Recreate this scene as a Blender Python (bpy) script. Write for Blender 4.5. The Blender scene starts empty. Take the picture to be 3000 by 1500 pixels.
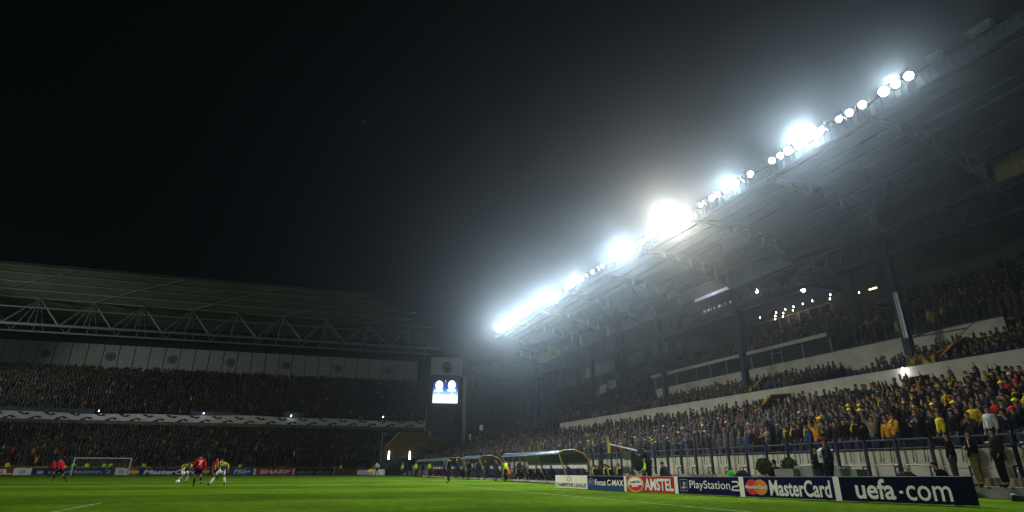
import bpy, bmesh, math, random
import numpy as np
from mathutils import Vector, Matrix, Euler
R = math.radians
random.seed(7); rng = np.random.default_rng(7)
S = bpy.context.scene
COL = S.collection

# ------------------------------------------------------------------ camera, world, light, exposure
cam_d = bpy.data.cameras.new('camera'); cam = bpy.data.objects.new('camera', cam_d); COL.objects.link(cam)
cam_d.sensor_width = 36; cam_d.lens = 1651.62/3000*36; cam_d.clip_start = .1; cam_d.clip_end = 1500
CAM = Vector((24.345, -2.748, .8433))
cam.matrix_world = Matrix.Translation(CAM) @ Matrix.Rotation(-.3757, 4, 'Z') @ Matrix.Rotation(math.pi/2+.3627, 4, 'X') @ Matrix.Rotation(.0015, 4, 'Z')
S.camera = cam
w = bpy.data.worlds.new('World'); S.world = w; w.use_nodes = True
bg = w.node_tree.nodes['Background']; bg.inputs[0].default_value = (.12, .22, .24, 1); bg.inputs[1].default_value = .004
S.view_settings.view_transform = 'Standard'; S.view_settings.look = 'None'; S.view_settings.exposure = 0; S.view_settings.gamma = 1
S.cycles.use_denoising = True; S.cycles.max_bounces = 4; S.cycles.diffuse_bounces = 2; S.cycles.glossy_bounces = 2
S.cycles.transmission_bounces = 3; S.cycles.volume_bounces = 0; S.cycles.transparent_max_bounces = 8
S.cycles.caustics_reflective = False; S.cycles.caustics_refractive = False; S.cycles.sample_clamp_indirect = 3
S.cycles.use_light_tree = True
S.render.film_transparent = False

HAZE_DENSITY = .00080
OPP, PIT = 1.25, 1.02
def add_light(name, kind, loc, power, color=(1, 1, 1), aim=None, size=.4, cone=120, blend=.4):
    d = bpy.data.lights.new(name, kind); d.energy = power; d.color = color; d.shadow_soft_size = size
    if kind == 'SPOT': d.spot_size = R(cone); d.spot_blend = blend
    o = bpy.data.objects.new(name, d); COL.objects.link(o); o.location = loc
    if aim is not None: o.rotation_euler = (Vector(aim)-Vector(loc)).to_track_quat('-Z', 'Y').to_euler()
    return o
# lamps of the roof edge in view: one light for each bright bank of floodlights
for y, pw in ((12.4, 2200), (14.4, 300), (18.1, 8000), (24.6, 4500), (31, 17500), (38.6, 11500), (47.5, 6000), (54.8, 9000), (61.5, 5500), (67.5, 7000), (71.5, 3500)):
    add_light('floodlight_bank_light', 'SPOT', (51.3, y, 19.7), pw*1.4, (1, .89, .75) if y == 31 else (.80, .91, 1), aim=(41.3, y-2.5, 15.2), size=.3, cone=156, blend=.55)
# side-on lamps that graze the fascia
for y, ty in ((18.2, 15.3), (43.2, 47)):
    add_light('side_lamp_light', 'SPOT', (51.2, y, 19.75), 260, (.9, .96, 1), aim=(52, ty, 19.0), size=.2, cone=100, blend=.6)
# the matching floodlights on the roof edge of the stand behind the camera's left shoulder, out of the frame: narrow beams laid on the pitch and the foot of the far side
for y, ty, pw in ((10, 8, 9000), (20, 18, 42000), (30, 29, 80000), (42, 41, 80000), (56, 54, 70000), (70, 69, 60000), (86, 84, 50000)):
    add_light('opposite_floodlight_light', 'SPOT', (-56, y, 24), pw*OPP, (1, .97, .86), aim=(31, ty, -1), size=1.0, cone=25, blend=1.0)
for x, y, pw, ax, ay in ((-56, 26, 60000, 14, 22), (-56, 62, 60000, 12, 56), (-76, 104, 60000, 0, 92), (-70, 128, 90000, 6, 134), (-60, 96, 40000, 50, 116)):
    add_light('pitch_and_fill_light', 'SPOT', (x, y, 26), pw*PIT, (1, .98, .9), aim=(ax, ay, 20 if ay > 120 else 5 if ay > 110 else 0), size=1.0, cone=50, blend=1.0)  # last two are added fill, brightening the far roof and the corner seats

# ------------------------------------------------------------------ materials
MATS = {}
def mat(name, col, rough=.7, metal=0., var=.18, scale=3., emit=0., ecol=None, objcol=False, bump=0.):
    if name in MATS: return MATS[name]
    m = bpy.data.materials.new(name); m.use_nodes = True; nt = m.node_tree; N = nt.nodes; L = nt.links
    b = N['Principled BSDF']; b.inputs['Roughness'].default_value = rough; b.inputs['Metallic'].default_value = metal; b.inputs['Specular IOR Level'].default_value = 0 if rough > .58 else .22
    tc = N.new('ShaderNodeTexCoord'); nz = N.new('ShaderNodeTexNoise'); nz.inputs['Scale'].default_value = scale; nz.inputs['Detail'].default_value = 4
    L.new(tc.outputs['Object'], nz.inputs['Vector'])
    mr = N.new('ShaderNodeMapRange'); mr.inputs['From Min'].default_value = .3; mr.inputs['From Max'].default_value = .7
    mr.inputs['To Min'].default_value = 1-var; mr.inputs['To Max'].default_value = 1+var
    L.new(nz.outputs[0], mr.inputs['Value'])
    vm = N.new('ShaderNodeVectorMath'); vm.operation = 'SCALE'
    if objcol:
        oi = N.new('ShaderNodeObjectInfo'); L.new(oi.outputs['Color'], vm.inputs[0])
    else: vm.inputs[0].default_value = col[:3]
    L.new(mr.outputs[0], vm.inputs['Scale']); L.new(vm.outputs[0], b.inputs['Base Color'])
    if bump:
        bp = N.new('ShaderNodeBump'); bp.inputs['Strength'].default_value = bump; L.new(nz.outputs[0], bp.inputs['Height']); L.new(bp.outputs[0], b.inputs['Normal'])
    if emit:
        b.inputs['Emission Color'].default_value = (*(ecol or col)[:3], 1); b.inputs['Emission Strength'].default_value = emit
    MATS[name] = m; return m
def attr_mat(name, rough=.85):
    m = bpy.data.materials.new(name); m.use_nodes = True; nt = m.node_tree
    a = nt.nodes.new('ShaderNodeAttribute'); a.attribute_name = 'Col'; b = nt.nodes['Principled BSDF']; b.inputs['Roughness'].default_value = rough
    nt.links.new(a.outputs['Color'], b.inputs['Base Color']); return m

M_CLOTH = mat('cloth', (1, 1, 1), .85, var=.22, scale=9, objcol=True)
M_SKIN = mat('skin', (.22, .13, .09), .6, var=.1, scale=12)
M_CONC = mat('pale_painted_concrete', (.36, .36, .31), .85, var=.16, scale=.9, bump=.1)
M_CONCD = mat('bare_concrete', (.20, .20, .18), .9, var=.25, scale=1.5)
M_DARK = mat('dark_steel', (.035, .04, .045), .55, var=.2)
M_BLUE = mat('blue_painted_steel', (.014, .02, .05), .45, var=.2)
M_GREY = mat('grey_galvanised_steel', (.20, .22, .22), .45, metal=.4, var=.15)
M_ROOF = mat('roof_sheeting', (.03, .031, .03), .75, var=.15, scale=.5)
M_WHITE = mat('white_paint', (.72, .73, .70), .6, var=.06)
M_SEATY = mat('yellow_seat_plastic', (.34, .20, .02), .55, var=.3, scale=2)
M_SEATN = mat('navy_seat_plastic', (.02, .022, .07), .3, var=.2)
M_STEP = mat('terrace_step_concrete', (.075, .075, .07), .95, var=.3, scale=1.2)
M_GREEN = mat('bush_leaves', (.035, .06, .02), .8, var=.5, scale=14)

# ------------------------------------------------------------------ object helpers
def link(name, me, m=None, parent=None, color=None):
    o = bpy.data.objects.new(name, me); COL.objects.link(o)
    if m is not None:
        for x in (m if isinstance(m, (list, tuple)) else [m]): me.materials.append(x)
    if parent is not None: o.parent = parent
    if color is not None: o.color = (*color[:3], 1)
    return o
def tag(o, label=None, cat=None, group=None, kind=None):
    for k, v in (('label', label), ('category', cat), ('group', group), ('kind', kind)):
        if v: o[k] = v
    return o
def thing(name, label, cat, loc=(0, 0, 0), rz=0., group=None, scale=1.):
    o = bpy.data.objects.new(name, None); COL.objects.link(o); o.location = loc; o.rotation_euler = (0, 0, rz); o.scale = (scale,)*3
    o.empty_display_size = .2
    return tag(o, label, cat, group)
class MB:
    "collects boxes, bars, quads, lathes; build() links them as one mesh"
    def __init__(s): s.v = []; s.f = []; s.mi = []
    def add(s, vs, fs, mi=0):
        n = len(s.v); s.v += [tuple(v) for v in vs]; s.f += [tuple(i+n for i in f) for f in fs]; s.mi += [mi]*len(fs); return s
    def box(s, a, b, mi=0):
        x0, y0, z0 = a; x1, y1, z1 = b
        return s.add([(x0, y0, z0), (x1, y0, z0), (x1, y1, z0), (x0, y1, z0), (x0, y0, z1), (x1, y0, z1), (x1, y1, z1), (x0, y1, z1)],
                     [(0, 3, 2, 1), (4, 5, 6, 7), (0, 1, 5, 4), (1, 2, 6, 5), (2, 3, 7, 6), (3, 0, 4, 7)], mi)
    def hexa(s, P, mi=0): return s.add(P, [(0, 3, 2, 1), (4, 5, 6, 7), (0, 1, 5, 4), (1, 2, 6, 5), (2, 3, 7, 6), (3, 0, 4, 7)], mi)
    def bar(s, a, b, r=.05, n=6, r2=None, mi=0):
        a, b = Vector(a), Vector(b); d = (b-a)
        if d.length < 1e-6: return s
        q = d.to_track_quat('Z', 'Y'); r2 = r if r2 is None else r2
        A = [a+q@Vector((r*math.cos(t), r*math.sin(t), 0)) for t in [2*math.pi*i/n+math.pi/n for i in range(n)]]
        B = [b+q@Vector((r2*math.cos(t), r2*math.sin(t), 0)) for t in [2*math.pi*i/n+math.pi/n for i in range(n)]]
        return s.add(A+B, [(i, (i+1) % n, n+(i+1) % n, n+i) for i in range(n)]+[tuple(reversed(range(n))), tuple(range(n, 2*n))], mi)
    def path(s, P, r=.05, n=6, mi=0):
        for a, b in zip(P, P[1:]): s.bar(a, b, r, n, mi=mi)
        return s
    def lathe(s, prof, c=(0, 0, 0), n=16, axis=None, mi=0):
        q = Vector(axis).to_track_quat('Z', 'Y') if axis is not None else None; vs = []
        for r, z in prof:
            for i in range(n):
                p = Vector((r*math.cos(2*math.pi*i/n), r*math.sin(2*math.pi*i/n), z))
                if q: p = q@p
                vs.append(p+Vector(c))
        fs = [(k*n+i, k*n+(i+1) % n, (k+1)*n+(i+1) % n, (k+1)*n+i) for k in range(len(prof)-1) for i in range(n)]
        fs += [tuple(reversed(range(n))), tuple(range((len(prof)-1)*n, len(prof)*n))]
        return s.add(vs, fs, mi)
    def ell(s, c, r, nu=12, nv=7, rot=None, mi=0, jit=0.):
        vs = []
        for k in range(nv+1):
            t = math.pi*k/nv
            for i in range(nu):
                a = 2*math.pi*i/nu; j = 1+random.uniform(-jit, jit)
                p = Vector((r[0]*math.sin(t)*math.cos(a)*j, r[1]*math.sin(t)*math.sin(a)*j, r[2]*math.cos(t)*j))
                if rot: p = rot@p
                vs.append(p+Vector(c))
        return s.add(vs, [(k*nu+i, (k+1)*nu+i, (k+1)*nu+(i+1) % nu, k*nu+(i+1) % nu) for k in range(nv) for i in range(nu)], mi)
    def mesh(s, name, smooth=False):
        me = bpy.data.meshes.new(name); me.from_pydata(s.v, [], s.f); me.polygons.foreach_set('material_index', s.mi)
        if smooth: me.polygons.foreach_set('use_smooth', [True]*len(s.f))
        me.update(); return me
    def build(s, name, m, parent=None, smooth=False, color=None, label=None):
        o = link(name, s.mesh(name, smooth), m, parent, color)
        if label: o['label'] = label
        return o

# ------------------------------------------------------------------ ground
def grass_material():
    m = bpy.data.materials.new('pitch_grass'); m.use_nodes = True; nt = m.node_tree; N = nt.nodes; L = nt.links
    b = N['Principled BSDF']; b.inputs['Roughness'].default_value = .9; b.inputs['Specular IOR Level'].default_value = 0
    g = N.new('ShaderNodeNewGeometry'); sx = N.new('ShaderNodeSeparateXYZ'); L.new(g.outputs['Position'], sx.inputs[0])
    m1 = N.new('ShaderNodeMath'); m1.operation = 'MULTIPLY'; m1.inputs[1].default_value = math.pi/5.5; L.new(sx.outputs['Y'], m1.inputs[0])
    m2 = N.new('ShaderNodeMath'); m2.operation = 'SINE'; L.new(m1.outputs[0], m2.inputs[0])
    st = N.new('ShaderNodeMapRange'); st.inputs['From Min'].default_value = -.25; st.inputs['From Max'].default_value = .25; st.inputs['To Min'].default_value = .8; st.inputs['To Max'].default_value = 1.15
    L.new(m2.outputs[0], st.inputs['Value'])
    def noise(sc, lo, hi, det=5):
        n = N.new('ShaderNodeTexNoise'); n.inputs['Scale'].default_value = sc; n.inputs['Detail'].default_value = det; L.new(g.outputs['Position'], n.inputs['Vector'])
        r = N.new('ShaderNodeMapRange'); r.inputs['From Min'].default_value = .3; r.inputs['From Max'].default_value = .7; r.inputs['To Min'].default_value = lo; r.inputs['To Max'].default_value = hi
        L.new(n.outputs[0], r.inputs['Value']); return r
    a, c, e = noise(.35, .75, 1.25), noise(4, .7, 1.3), noise(60, .55, 1.45, 2)
    def mul(x, y):
        q = N.new('ShaderNodeMath'); q.operation = 'MULTIPLY'; L.new(x.outputs[0], q.inputs[0]); L.new(y.outputs[0], q.inputs[1]); return q
    k = mul(mul(mul(st, a), c), e)
    sc = N.new('ShaderNodeVectorMath'); sc.operation = 'SCALE'; sc.inputs[0].default_value = (.070, .132, .008); L.new(k.outputs[0], sc.inputs['Scale'])
    # worn brownish divots
    d = N.new('ShaderNodeTexNoise'); d.inputs['Scale'].default_value = 1.3; d.inputs['Detail'].default_value = 6; L.new(g.outputs['Position'], d.inputs['Vector'])
    dr = N.new('ShaderNodeMapRange'); dr.inputs['From Min'].default_value = .66; dr.inputs['From Max'].default_value = .72; L.new(d.outputs[0], dr.inputs['Value'])
    mx = N.new('ShaderNodeMix'); mx.data_type = 'RGBA'; L.new(dr.outputs[0], mx.inputs['Factor']); L.new(sc.outputs[0], mx.inputs['A']); mx.inputs['B'].default_value = (.06, .055, .02, 1)
    L.new(mx.outputs['Result'], b.inputs['Base Color'])
    bp = N.new('ShaderNodeBump'); bp.inputs['Strength'].default_value = .5; L.new(e.outputs[0], bp.inputs['Height']); L.new(bp.outputs[0], b.inputs['Normal'])
    return m
M_GRASS = grass_material()
tag(MB().add([(-60, -30, 0), (46.2, -30, 0), (46.2, 113, 0), (-60, 113, 0)], [(0, 1, 2, 3)]).build('pitch_ground', M_GRASS), kind='structure')
tag(MB().add([(-400, -400, -.05), (500, -400, -.05), (500, 600, -.05), (-400, 600, -.05)], [(0, 1, 2, 3)]).build('outer_ground', M_CONCD), kind='structure')
M_LINE = mat('line_paint', (.22, .30, .15), .9, var=.45, scale=2.5)
ln = MB()
def gl(x0, y0, x1, y1, z=.004): ln.add([(x0, y0, z), (x1, y0, z), (x1, y1, z), (x0, y1, z)], [(0, 1, 2, 3)])
gl(33.94, 0, 34.06, 105); gl(-33.94, 104.94, 33.94, 105.06, .006); gl(20.1, .0, 20.22, 16.5); gl(20.1, 88.5, 20.22, 104.94); gl(-20.16, 88.44, 20.22, 88.56, .006)
gl(9.1, 99.5, 9.22, 104.94); gl(-9.16, 99.44, 9.22, 99.56, .006); gl(-33.94, 52.44, 33.94, 52.56, .006); gl(-33.94, -.06, 20.1, .06, .006)
for k in range(8): gl(36.3, 33+k*1.6, 36.36, 34+k*1.6)   # dashes of the technical area
tag(ln.build('pitch_lines', M_LINE), kind='structure')
# two low concrete kerbs between the grass and the stand
kb = MB().box((46.2, -30, -.02), (46.62, 106, .35)); tag(kb.build('pavement', M_CONCD), kind='structure')
kb = MB().box((46.62, -30, -.02), (47.45, 106, .62)); tag(kb.build('kerb', mat('stained_kerb', (.22, .2, .13), .9, var=.45, scale=1.2)), kind='structure')

# ------------------------------------------------------------------ the long side stand with the floodlit roof edge
Y0, Y1 = -22, 104
stand = thing('grandstand', 'long covered side stand with floodlights along its roof edge', 'grandstand', (59, 40, 0))
def part(mb, name, m, parent=None, smooth=False, label=None):
    "a part given in world coordinates under a thing"
    o = mb.build(name, m, None, smooth)
    p = parent or stand; o.parent = p; o.matrix_parent_inverse = world_of(p).inverted()
    if label: o['label'] = label
    return o
def world_of(o):
    m = Matrix.LocRotScale(o.location, o.rotation_euler, o.scale)
    return (world_of(o.parent) @ o.matrix_parent_inverse @ m) if o.parent else m
def steps(mb, x0, dx, z0, dz, n, ya, yb, base):
    for i in range(n): mb.box((x0+i*dx, ya, base), (x0+(i+1)*dx-.002, yb, z0+i*dz))
part(MB().box((47.45, Y0, 0), (48.15, Y1, 1.3)).box((47.45, Y0, 1.3), (47.6, Y1, 1.6)), 'front_wall', M_CONC)
lt = MB(); steps(lt, 48.2, .8, 1.3, .26, 11, Y0, Y1, .2); steps(lt, 57.0, .8, 4.1, 0.0, 3, Y0, 68, .2); steps(lt, 57.0, .8, 4.2, .5, 3, 68.01, Y1, .2)
part(lt, 'lower_terrace', M_STEP)
mt = MB(); steps(mt, 59.42, .8, 5.5, .27, 8, Y0, Y1, 3.0); steps(mt, 65.83, .85, 7.8, .9, 2, 56.1, Y1, 4); steps(mt, 65.83, .85, 7.8, .9, 2, Y0, 18.3, 4)
part(mt, 'middle_terrace', M_STEP)
ut = MB(); steps(ut, 67.6, .8, 10.2, .45, 10, Y0, Y1, 7.5); part(ut, 'upper_terrace', M_STEP)
part(MB().box((59.2, 20.4, 4.1), (59.4, 68, 6.7)).box((59.2, Y0, 4.1), (59.4, 19.2, 6.7)).box((59.2, 19.2, 6.1), (59.4, 20.4, 6.7)), 'gangway_wall', M_CONC)
part(MB().box((66.35, 18.3, 7.6), (66.55, 56, 10.05)), 'box_wall', M_CONC)
part(MB().box((66.32, 18.3, 10.05), (66.58, 30.9, 10.15)), 'wall_coping', M_DARK)
# glazed commentary box
part(MB().box((66.0, 30.9, 11.37), (70.3, 56.3, 11.7)), 'box_roof_slab', mat('pale_slab', (.36, .36, .30), .8, var=.15))
gb = MB(); 
for y in (31.0, 33.9, 36.3, 37.4, 40.0, 43.5, 46.0, 48.2, 51.8, 55.9): part(MB().box((66.42, y-.05, 10.06), (66.52, y+.05, 11.36)), 'box_mullion', M_GREY)
gb.box((66.42, 36.3, 11.0), (66.52, 37.4, 11.08)); part(gb, 'door_head', M_GREY)
glass = mat('dark_window_glass', (.012, .018, .018), .08, var=.05)
part(MB().box((66.46, 31.0, 10.06), (66.48, 55.9, 11.36)), 'box_glazing', glass)
part(MB().box((70.2, 31, 10.06), (70.3, 56, 11.36)).box((66.6, 30.95, 10.06), (70.2, 31.05, 11.36)), 'box_back_wall', M_CONCD)
# hospitality front and rear wall
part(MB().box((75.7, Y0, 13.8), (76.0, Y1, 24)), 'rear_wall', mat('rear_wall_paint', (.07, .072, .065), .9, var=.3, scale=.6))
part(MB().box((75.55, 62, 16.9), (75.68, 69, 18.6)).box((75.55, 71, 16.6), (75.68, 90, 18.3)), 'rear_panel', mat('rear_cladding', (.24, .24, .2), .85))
hb = MB()
for y in np.arange(37.4, 48.5, 1.35): hb.box((75.5, y, 15.5), (75.6, y+.09, 17.0))
hb.box((75.5, 37.4, 15.4), (75.6, 48.3, 15.5)); hb.box((75.5, 37.4, 17.0), (75.6, 48.3, 17.1)); hb.box((75.5, 37.4, 16.0), (75.6, 44, 16.05))
part(hb, 'hospitality_window_frame', M_GREY)
part(MB().box((75.62, 37.5, 15.5), (75.66, 48.2, 17.0)), 'hospitality_window_pane', mat('warm_dark_window', (.05, .025, .018), .2, var=.5, scale=1))
for y in (20, 34.5, 49, 63.5, 78, 92.5): part(MB().box((74.7, y-.45, 12), (75.65, y+.45, 22)), 'rear_pillar', M_DARK)
# third deck high at the back: blue parapet, hanging rails, a lit room
part(MB().box((70.0, 36, 18.9), (70.2, 66, 20.1)).box((70.05, 36, 17.9), (84, 66, 18.2)), 'upper_deck', mat('deck_blue', (.05, .06, .15), .6))
dr = MB()
for i in range(40):
    y = 37+i*.72; dr.bar((70.1, y, 17.3), (70.1, y+(.3 if i % 2 else -.3), 18.85), .035, 5)
dr.bar((70.1, 36, 17.3), (70.1, 66, 17.3), .05); part(dr, 'deck_lattice', mat('old_yellow_steel', (.13, .13, .06), .7))
part(MB().box((74.2, 48.6, 20.2), (74.3, 56.4, 22.4)), 'glowing_room_wall', mat('glowing_room_wall', (.6, .58, .7), .8, emit=.16, ecol=(.75, .78, 1)))  # wall emits a faint glow of its own, standing in for room light
part(MB().box((70.3, 36, 20.16), (74.2, 48.5, 20.2)), 'deck_floor', M_CONCD)
# roof, edge fascia, trusses
def zr(x): return 19.5+(x-52)*.2 if x < 63 else 21.7+(x-63)*.11
rs = MB()
P = [(52, Y0), (52, 73.5), (63, 88), (86, 88), (86, Y0), (63, Y0)]
def roofquad(pts): rs.add([(x, y, zr(x)) for x, y in pts]+[(x, y, zr(x)+.25) for x, y in pts], [tuple(range(len(pts))), tuple(reversed(range(len(pts), 2*len(pts))))]+[(i, (i+1) % len(pts), len(pts)+(i+1) % len(pts), len(pts)+i)[::-1] for i in range(len(pts))])
roofquad([(52.15, Y0), (52.15, 73.5), (63, 88), (63, Y0)]); roofquad([(63.01, Y0), (63.01, 88), (86, 88), (86, Y0)])
part(rs, 'roof_sheet', M_ROOF)
pl = MB()
for x in (54.2, 56.4, 58.6, 60.8, 65, 68, 71): pl.box((x-.06, Y0, zr(x)-.16), (x+.06, 73+min(11, x-52)*1.2, zr(x)-.02))
part(pl, 'roof_purlin', M_DARK)
fc = MB(); y = Y0
while y < 73.4:
    fc.box((51.98, y, 18.82), (52.02, y+.2, 19.45)); fc.box((51.93, y+.2, 18.82), (51.98, y+.36, 19.45)); y += .36
fc.box((51.9, Y0, 19.45), (52.14, 73.5, 19.52)); fc.box((52.03, Y0, 18.86), (52.14, 73.5, 19.44))
part(fc, 'roof_fascia', mat('pale_blue_fascia', (.06, .10, .16), .5, var=.1))
for k in range(-3, 13):
    y = 22.5+7.5*k if k < 3 else 22.5+7.5*k
    if y > 84 or y < Y0: continue
    rb = MB(); N_ = 7; arch = [(63-10*(i/N_), 17.0+2.35*math.sin(math.pi/2*(i/N_))**.85 if i else 17.0) for i in range(N_+1)]
    tips = [(x, min(zr(x)-.2, z+1.6*(1-i/N_)+.1)) for i, (x, z) in enumerate(arch)]
    if y > 73: arch = arch[:4]; tips = tips[:4]
    rb.path([(x, y, z) for x, z in arch], .09); rb.path([(x, y, z) for x, z in tips], .09)
    wb = []
    for i in range(len(arch)-1):
        wb.append(MB().box((arch[i][0]-.55, y-.03, min(arch[i][1], arch[i+1][1])+.05), (arch[i][0]-.30, y+.03, tips[i][1]-.05)))
        rb.bar((arch[i+1][0], y, arch[i+1][1]), (tips[i][0], y, tips[i][1]), .05)
    r = part(rb, 'roof_rib', M_DARK)
    for q in wb: part(q, 'web_plate', mat('faded_yellow_steel', (.20, .19, .09), .7), r)
tr = MB(); tr2 = MB()
for xx in (62.8, 63.4): tr.bar((xx, Y0, 15.1), (xx, 84, 15.1), .13, 8); tr.bar((xx, Y0, 17.0), (xx, 84, 17.0), .15, 8)
part(tr, 'truss_chord', M_BLUE)
y = Y0
while y < 82:
    tr2.bar((62.8, y, 15.1), (62.8, y+.75, 17), .045); tr2.bar((62.8, y+.75, 17), (62.8, y+1.5, 15.1), .045); tr2.bar((62.8, y+1.5, 15.1), (63.4, y, 15.1), .04); y += 1.5
part(tr2, 'truss_web', M_BLUE)
for y in (-7.5, 7.5, 22.5, 37.6, 49.6, 57.6, 65.4, 84):
    cl = MB(); cl.box((62.98, y-.16, 6.0), (63.22, y+.16, 17)); cl.box((62.86, y-.24, 6), (62.98, y+.24, 17)); cl.box((63.22, y-.24, 6), (63.34, y+.24, 17))
    part(cl, 'column', M_BLUE)
    s_ = MB()
    for sx, sy in ((-2.4, -1.6), (-2.4, 1.6), (2.5, 0)): s_.bar((63.1, y, 16.8), (63.1+sx, y+sy, zr(63.1+sx)-.2), .06)
    part(s_, 'column_head_strut', M_BLUE)
for (ya, yb, yel) in ((30.6, 37.5, 0), (50, 57.2, 0), (75, 82.5, 1), (8.0, 14.3, 1)):
    ib = MB(); y = ya
    while y < yb: ib.box((62.95, y, 17.15), (63.0, y+.3, 18.7)); ib.box((62.98, y+.3, 17.15), (63.03, y+.45, 18.7)); y += .45
    part(ib, 'infill_board', mat('yellow_board', (.22, .19, .04), .7) if yel else mat('blue_grey_board', (.13, .16, .2), .7), label='faded yellow board' if yel else 'grey board')
part(MB().box((62.80, 22.2, 9.2), (62.84, 22.36, 12.4)).box((62.80, 22.42, 9.2), (62.84, 22.5, 12.4)), 'column_cladding', mat('shiny_cladding', (.5, .55, .6), .3, metal=.6))
# knee braces by the nearest column foot
part(MB().bar((63.1, 22.2, 9.2), (65.9, 19.6, 10.4), .05).bar((63.1, 22.2, 9.2), (63.6, 19.0, 9.2), .04), 'column_brace', M_DARK)
# end wall of the stand
part(MB().box((57.0, Y1, 0), (86, Y1+.4, 21)), 'end_wall', M_CONCD)

# railing in front of the crowd: a post every 1.35 m
rail = thing('crowd_railing', 'long steel railing with dark blue posts before the pale front wall', 'railing', (47.1, 5, .62))
M_RAIL = mat('dull_rail_steel', (.05, .055, .06), .6)
part(MB().bar((47.2, -2, 1.99), (47.2, 100, 1.99), .035, 8), 'top_rail', M_RAIL, rail)
part(MB().bar((47.22, -2, 1.66), (47.22, 100, 1.66), .028, 6), 'lower_rail', M_RAIL, rail)
hang = MB(); posts = []
for i in range(74):
    y = 10.81-1.35*8+1.35*i
    pm = MB().box((47.0, y-.045, .62), (47.12, y+.045, 2.02)).bar((46.72, y, .62), (46.72, y, .98), .03, 5).bar((46.72, y, .98), (47.0, y, .98), .03, 5).bar((46.72, y, .64), (47.02, y, .96), .02, 5)
    posts.append(part(pm, 'post', M_BLUE, rail))
    for dy in (.45, .9): hk = hang if i >= 50 else MB(); hk.bar((47.3, y+dy, 1.68), (47.3, y+dy+.02, 1.35), .018, 4).bar((47.3, y+dy+.02, 1.35), (47.32, y+dy+.05, 1.15), .026, 4); part(hk, 'hanging_bracket', mat('rusty_steel', (.07, .055, .04), .8), rail) if i < 50 else None
part(hang, 'hanging_bracket', MATS['rusty_steel'], rail)['kind'] = 'stuff'
cb = MB(); P = [(47.33, 4+.6*i, 1.02+.035*math.sin(i*.9)+.05*math.cos(i*.31)) for i in range(36)]; cb.path(P, .013, 5)
tag(cb.build('cable', mat('cream_cable', (.5, .47, .36), .7)), 'thin pale cable drooping along the pale wall behind the railing', 'cable')

# yellow vomitory cheeks among the crowd
def cheek(x0, x1, y, z0, z1, where, t=.12):
    c = MB(); c.hexa([(x0, y-t, z0-.7), (x1, y-t, z1-.8), (x1, y+t, z1-.8), (x0, y+t, z0-.7), (x0, y-t, z0), (x1, y-t, z1), (x1, y+t, z1), (x0, y+t, z0)])
    o = c.build('stair_cheek_wall', mat('yellow_stair_paint', (.42, .21, .015), .6, var=.25))
    tag(o, f'sloping yellow stair side wall {where}', 'stair wall', 'yellow stair walls in the stand')
for y, wh in ((19.4, 'beyond the foot of the steel column with the shiny cladding'), (34.2, 'at the foot of the blue column beside the glazed box'), (54.9, 'under the second blue column counting away from the glazed box'), (70.8, 'where the pale gangway wall ends')):
    cheek(60.2, 63.8, y, 7.3, 8.75, wh); 
for y, wh in ((27.8, 'below the middle of the gangway wall'), (73, 'low among the distant crowd past the gangway wall')):
    cheek(54.0, 56.8, y, 4.6, 5.7, wh)
# broad yellow stair canopy sheets seen face on
for y, x0, z0, wh in ((34.9, 60.3, 7.6, 'by the column beside the glazed box'), (20.1, 60.6, 7.6, 'by the foot of the nearest column'), (28.3, 54.2, 5.2, 'under the gangway wall')):
    c = MB().add([(x0, y, z0-.9), (x0+2.2, y-1.6, z0+.55), (x0+.2, y-1.7, z0+.35), (x0, y, z0-1.0), (x0+2.2, y-1.6, z0+.45), (x0+.2, y-1.7, z0+.25)], [(0, 1, 2), (5, 4, 3), (0, 3, 4, 1), (1, 4, 5, 2), (2, 5, 3, 0)])
    tag(c.build('stair_canopy', MATS['yellow_stair_paint']), f'orange yellow triangular sheet over a stair mouth {wh}', 'stair canopy', 'yellow sheets over the stair mouths')

# empty navy seats in the middle tier
sm = MB().box((-.22, -.2, .38), (.22, .2, .43)).hexa([(.12, -.21, .43), (.17, -.21, .43), (.17, .21, .43), (.12, .21, .43), (.2, -.2, .82), (.25, -.2, .82), (.25, .2, .82), (.2, .2, .82)]).box((-.04, -.03, 0), (.04, .03, .38))
seat_me = sm.mesh('seat'); seat_me.materials.append(M_SEATN); SEATS = set()
for j in range(4, 8):
    for i in range(9):
        y = 24.6+i*.52; o = bpy.data.objects.new('stadium_seat', seat_me); COL.objects.link(o); o.location = (59.9+.8*j, y, 5.5+.27*j)
        tag(o, f"empty navy plastic seat, {['lowest', 'second lowest', 'third', 'top'][j-4]} row of the bare block, {['first', 'second', 'third', 'fourth', 'fifth', 'sixth', 'seventh', 'eighth', 'ninth'][i]} from the lit column", 'seat', 'empty navy seats in the middle tier'); SEATS.add((j, i))
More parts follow.
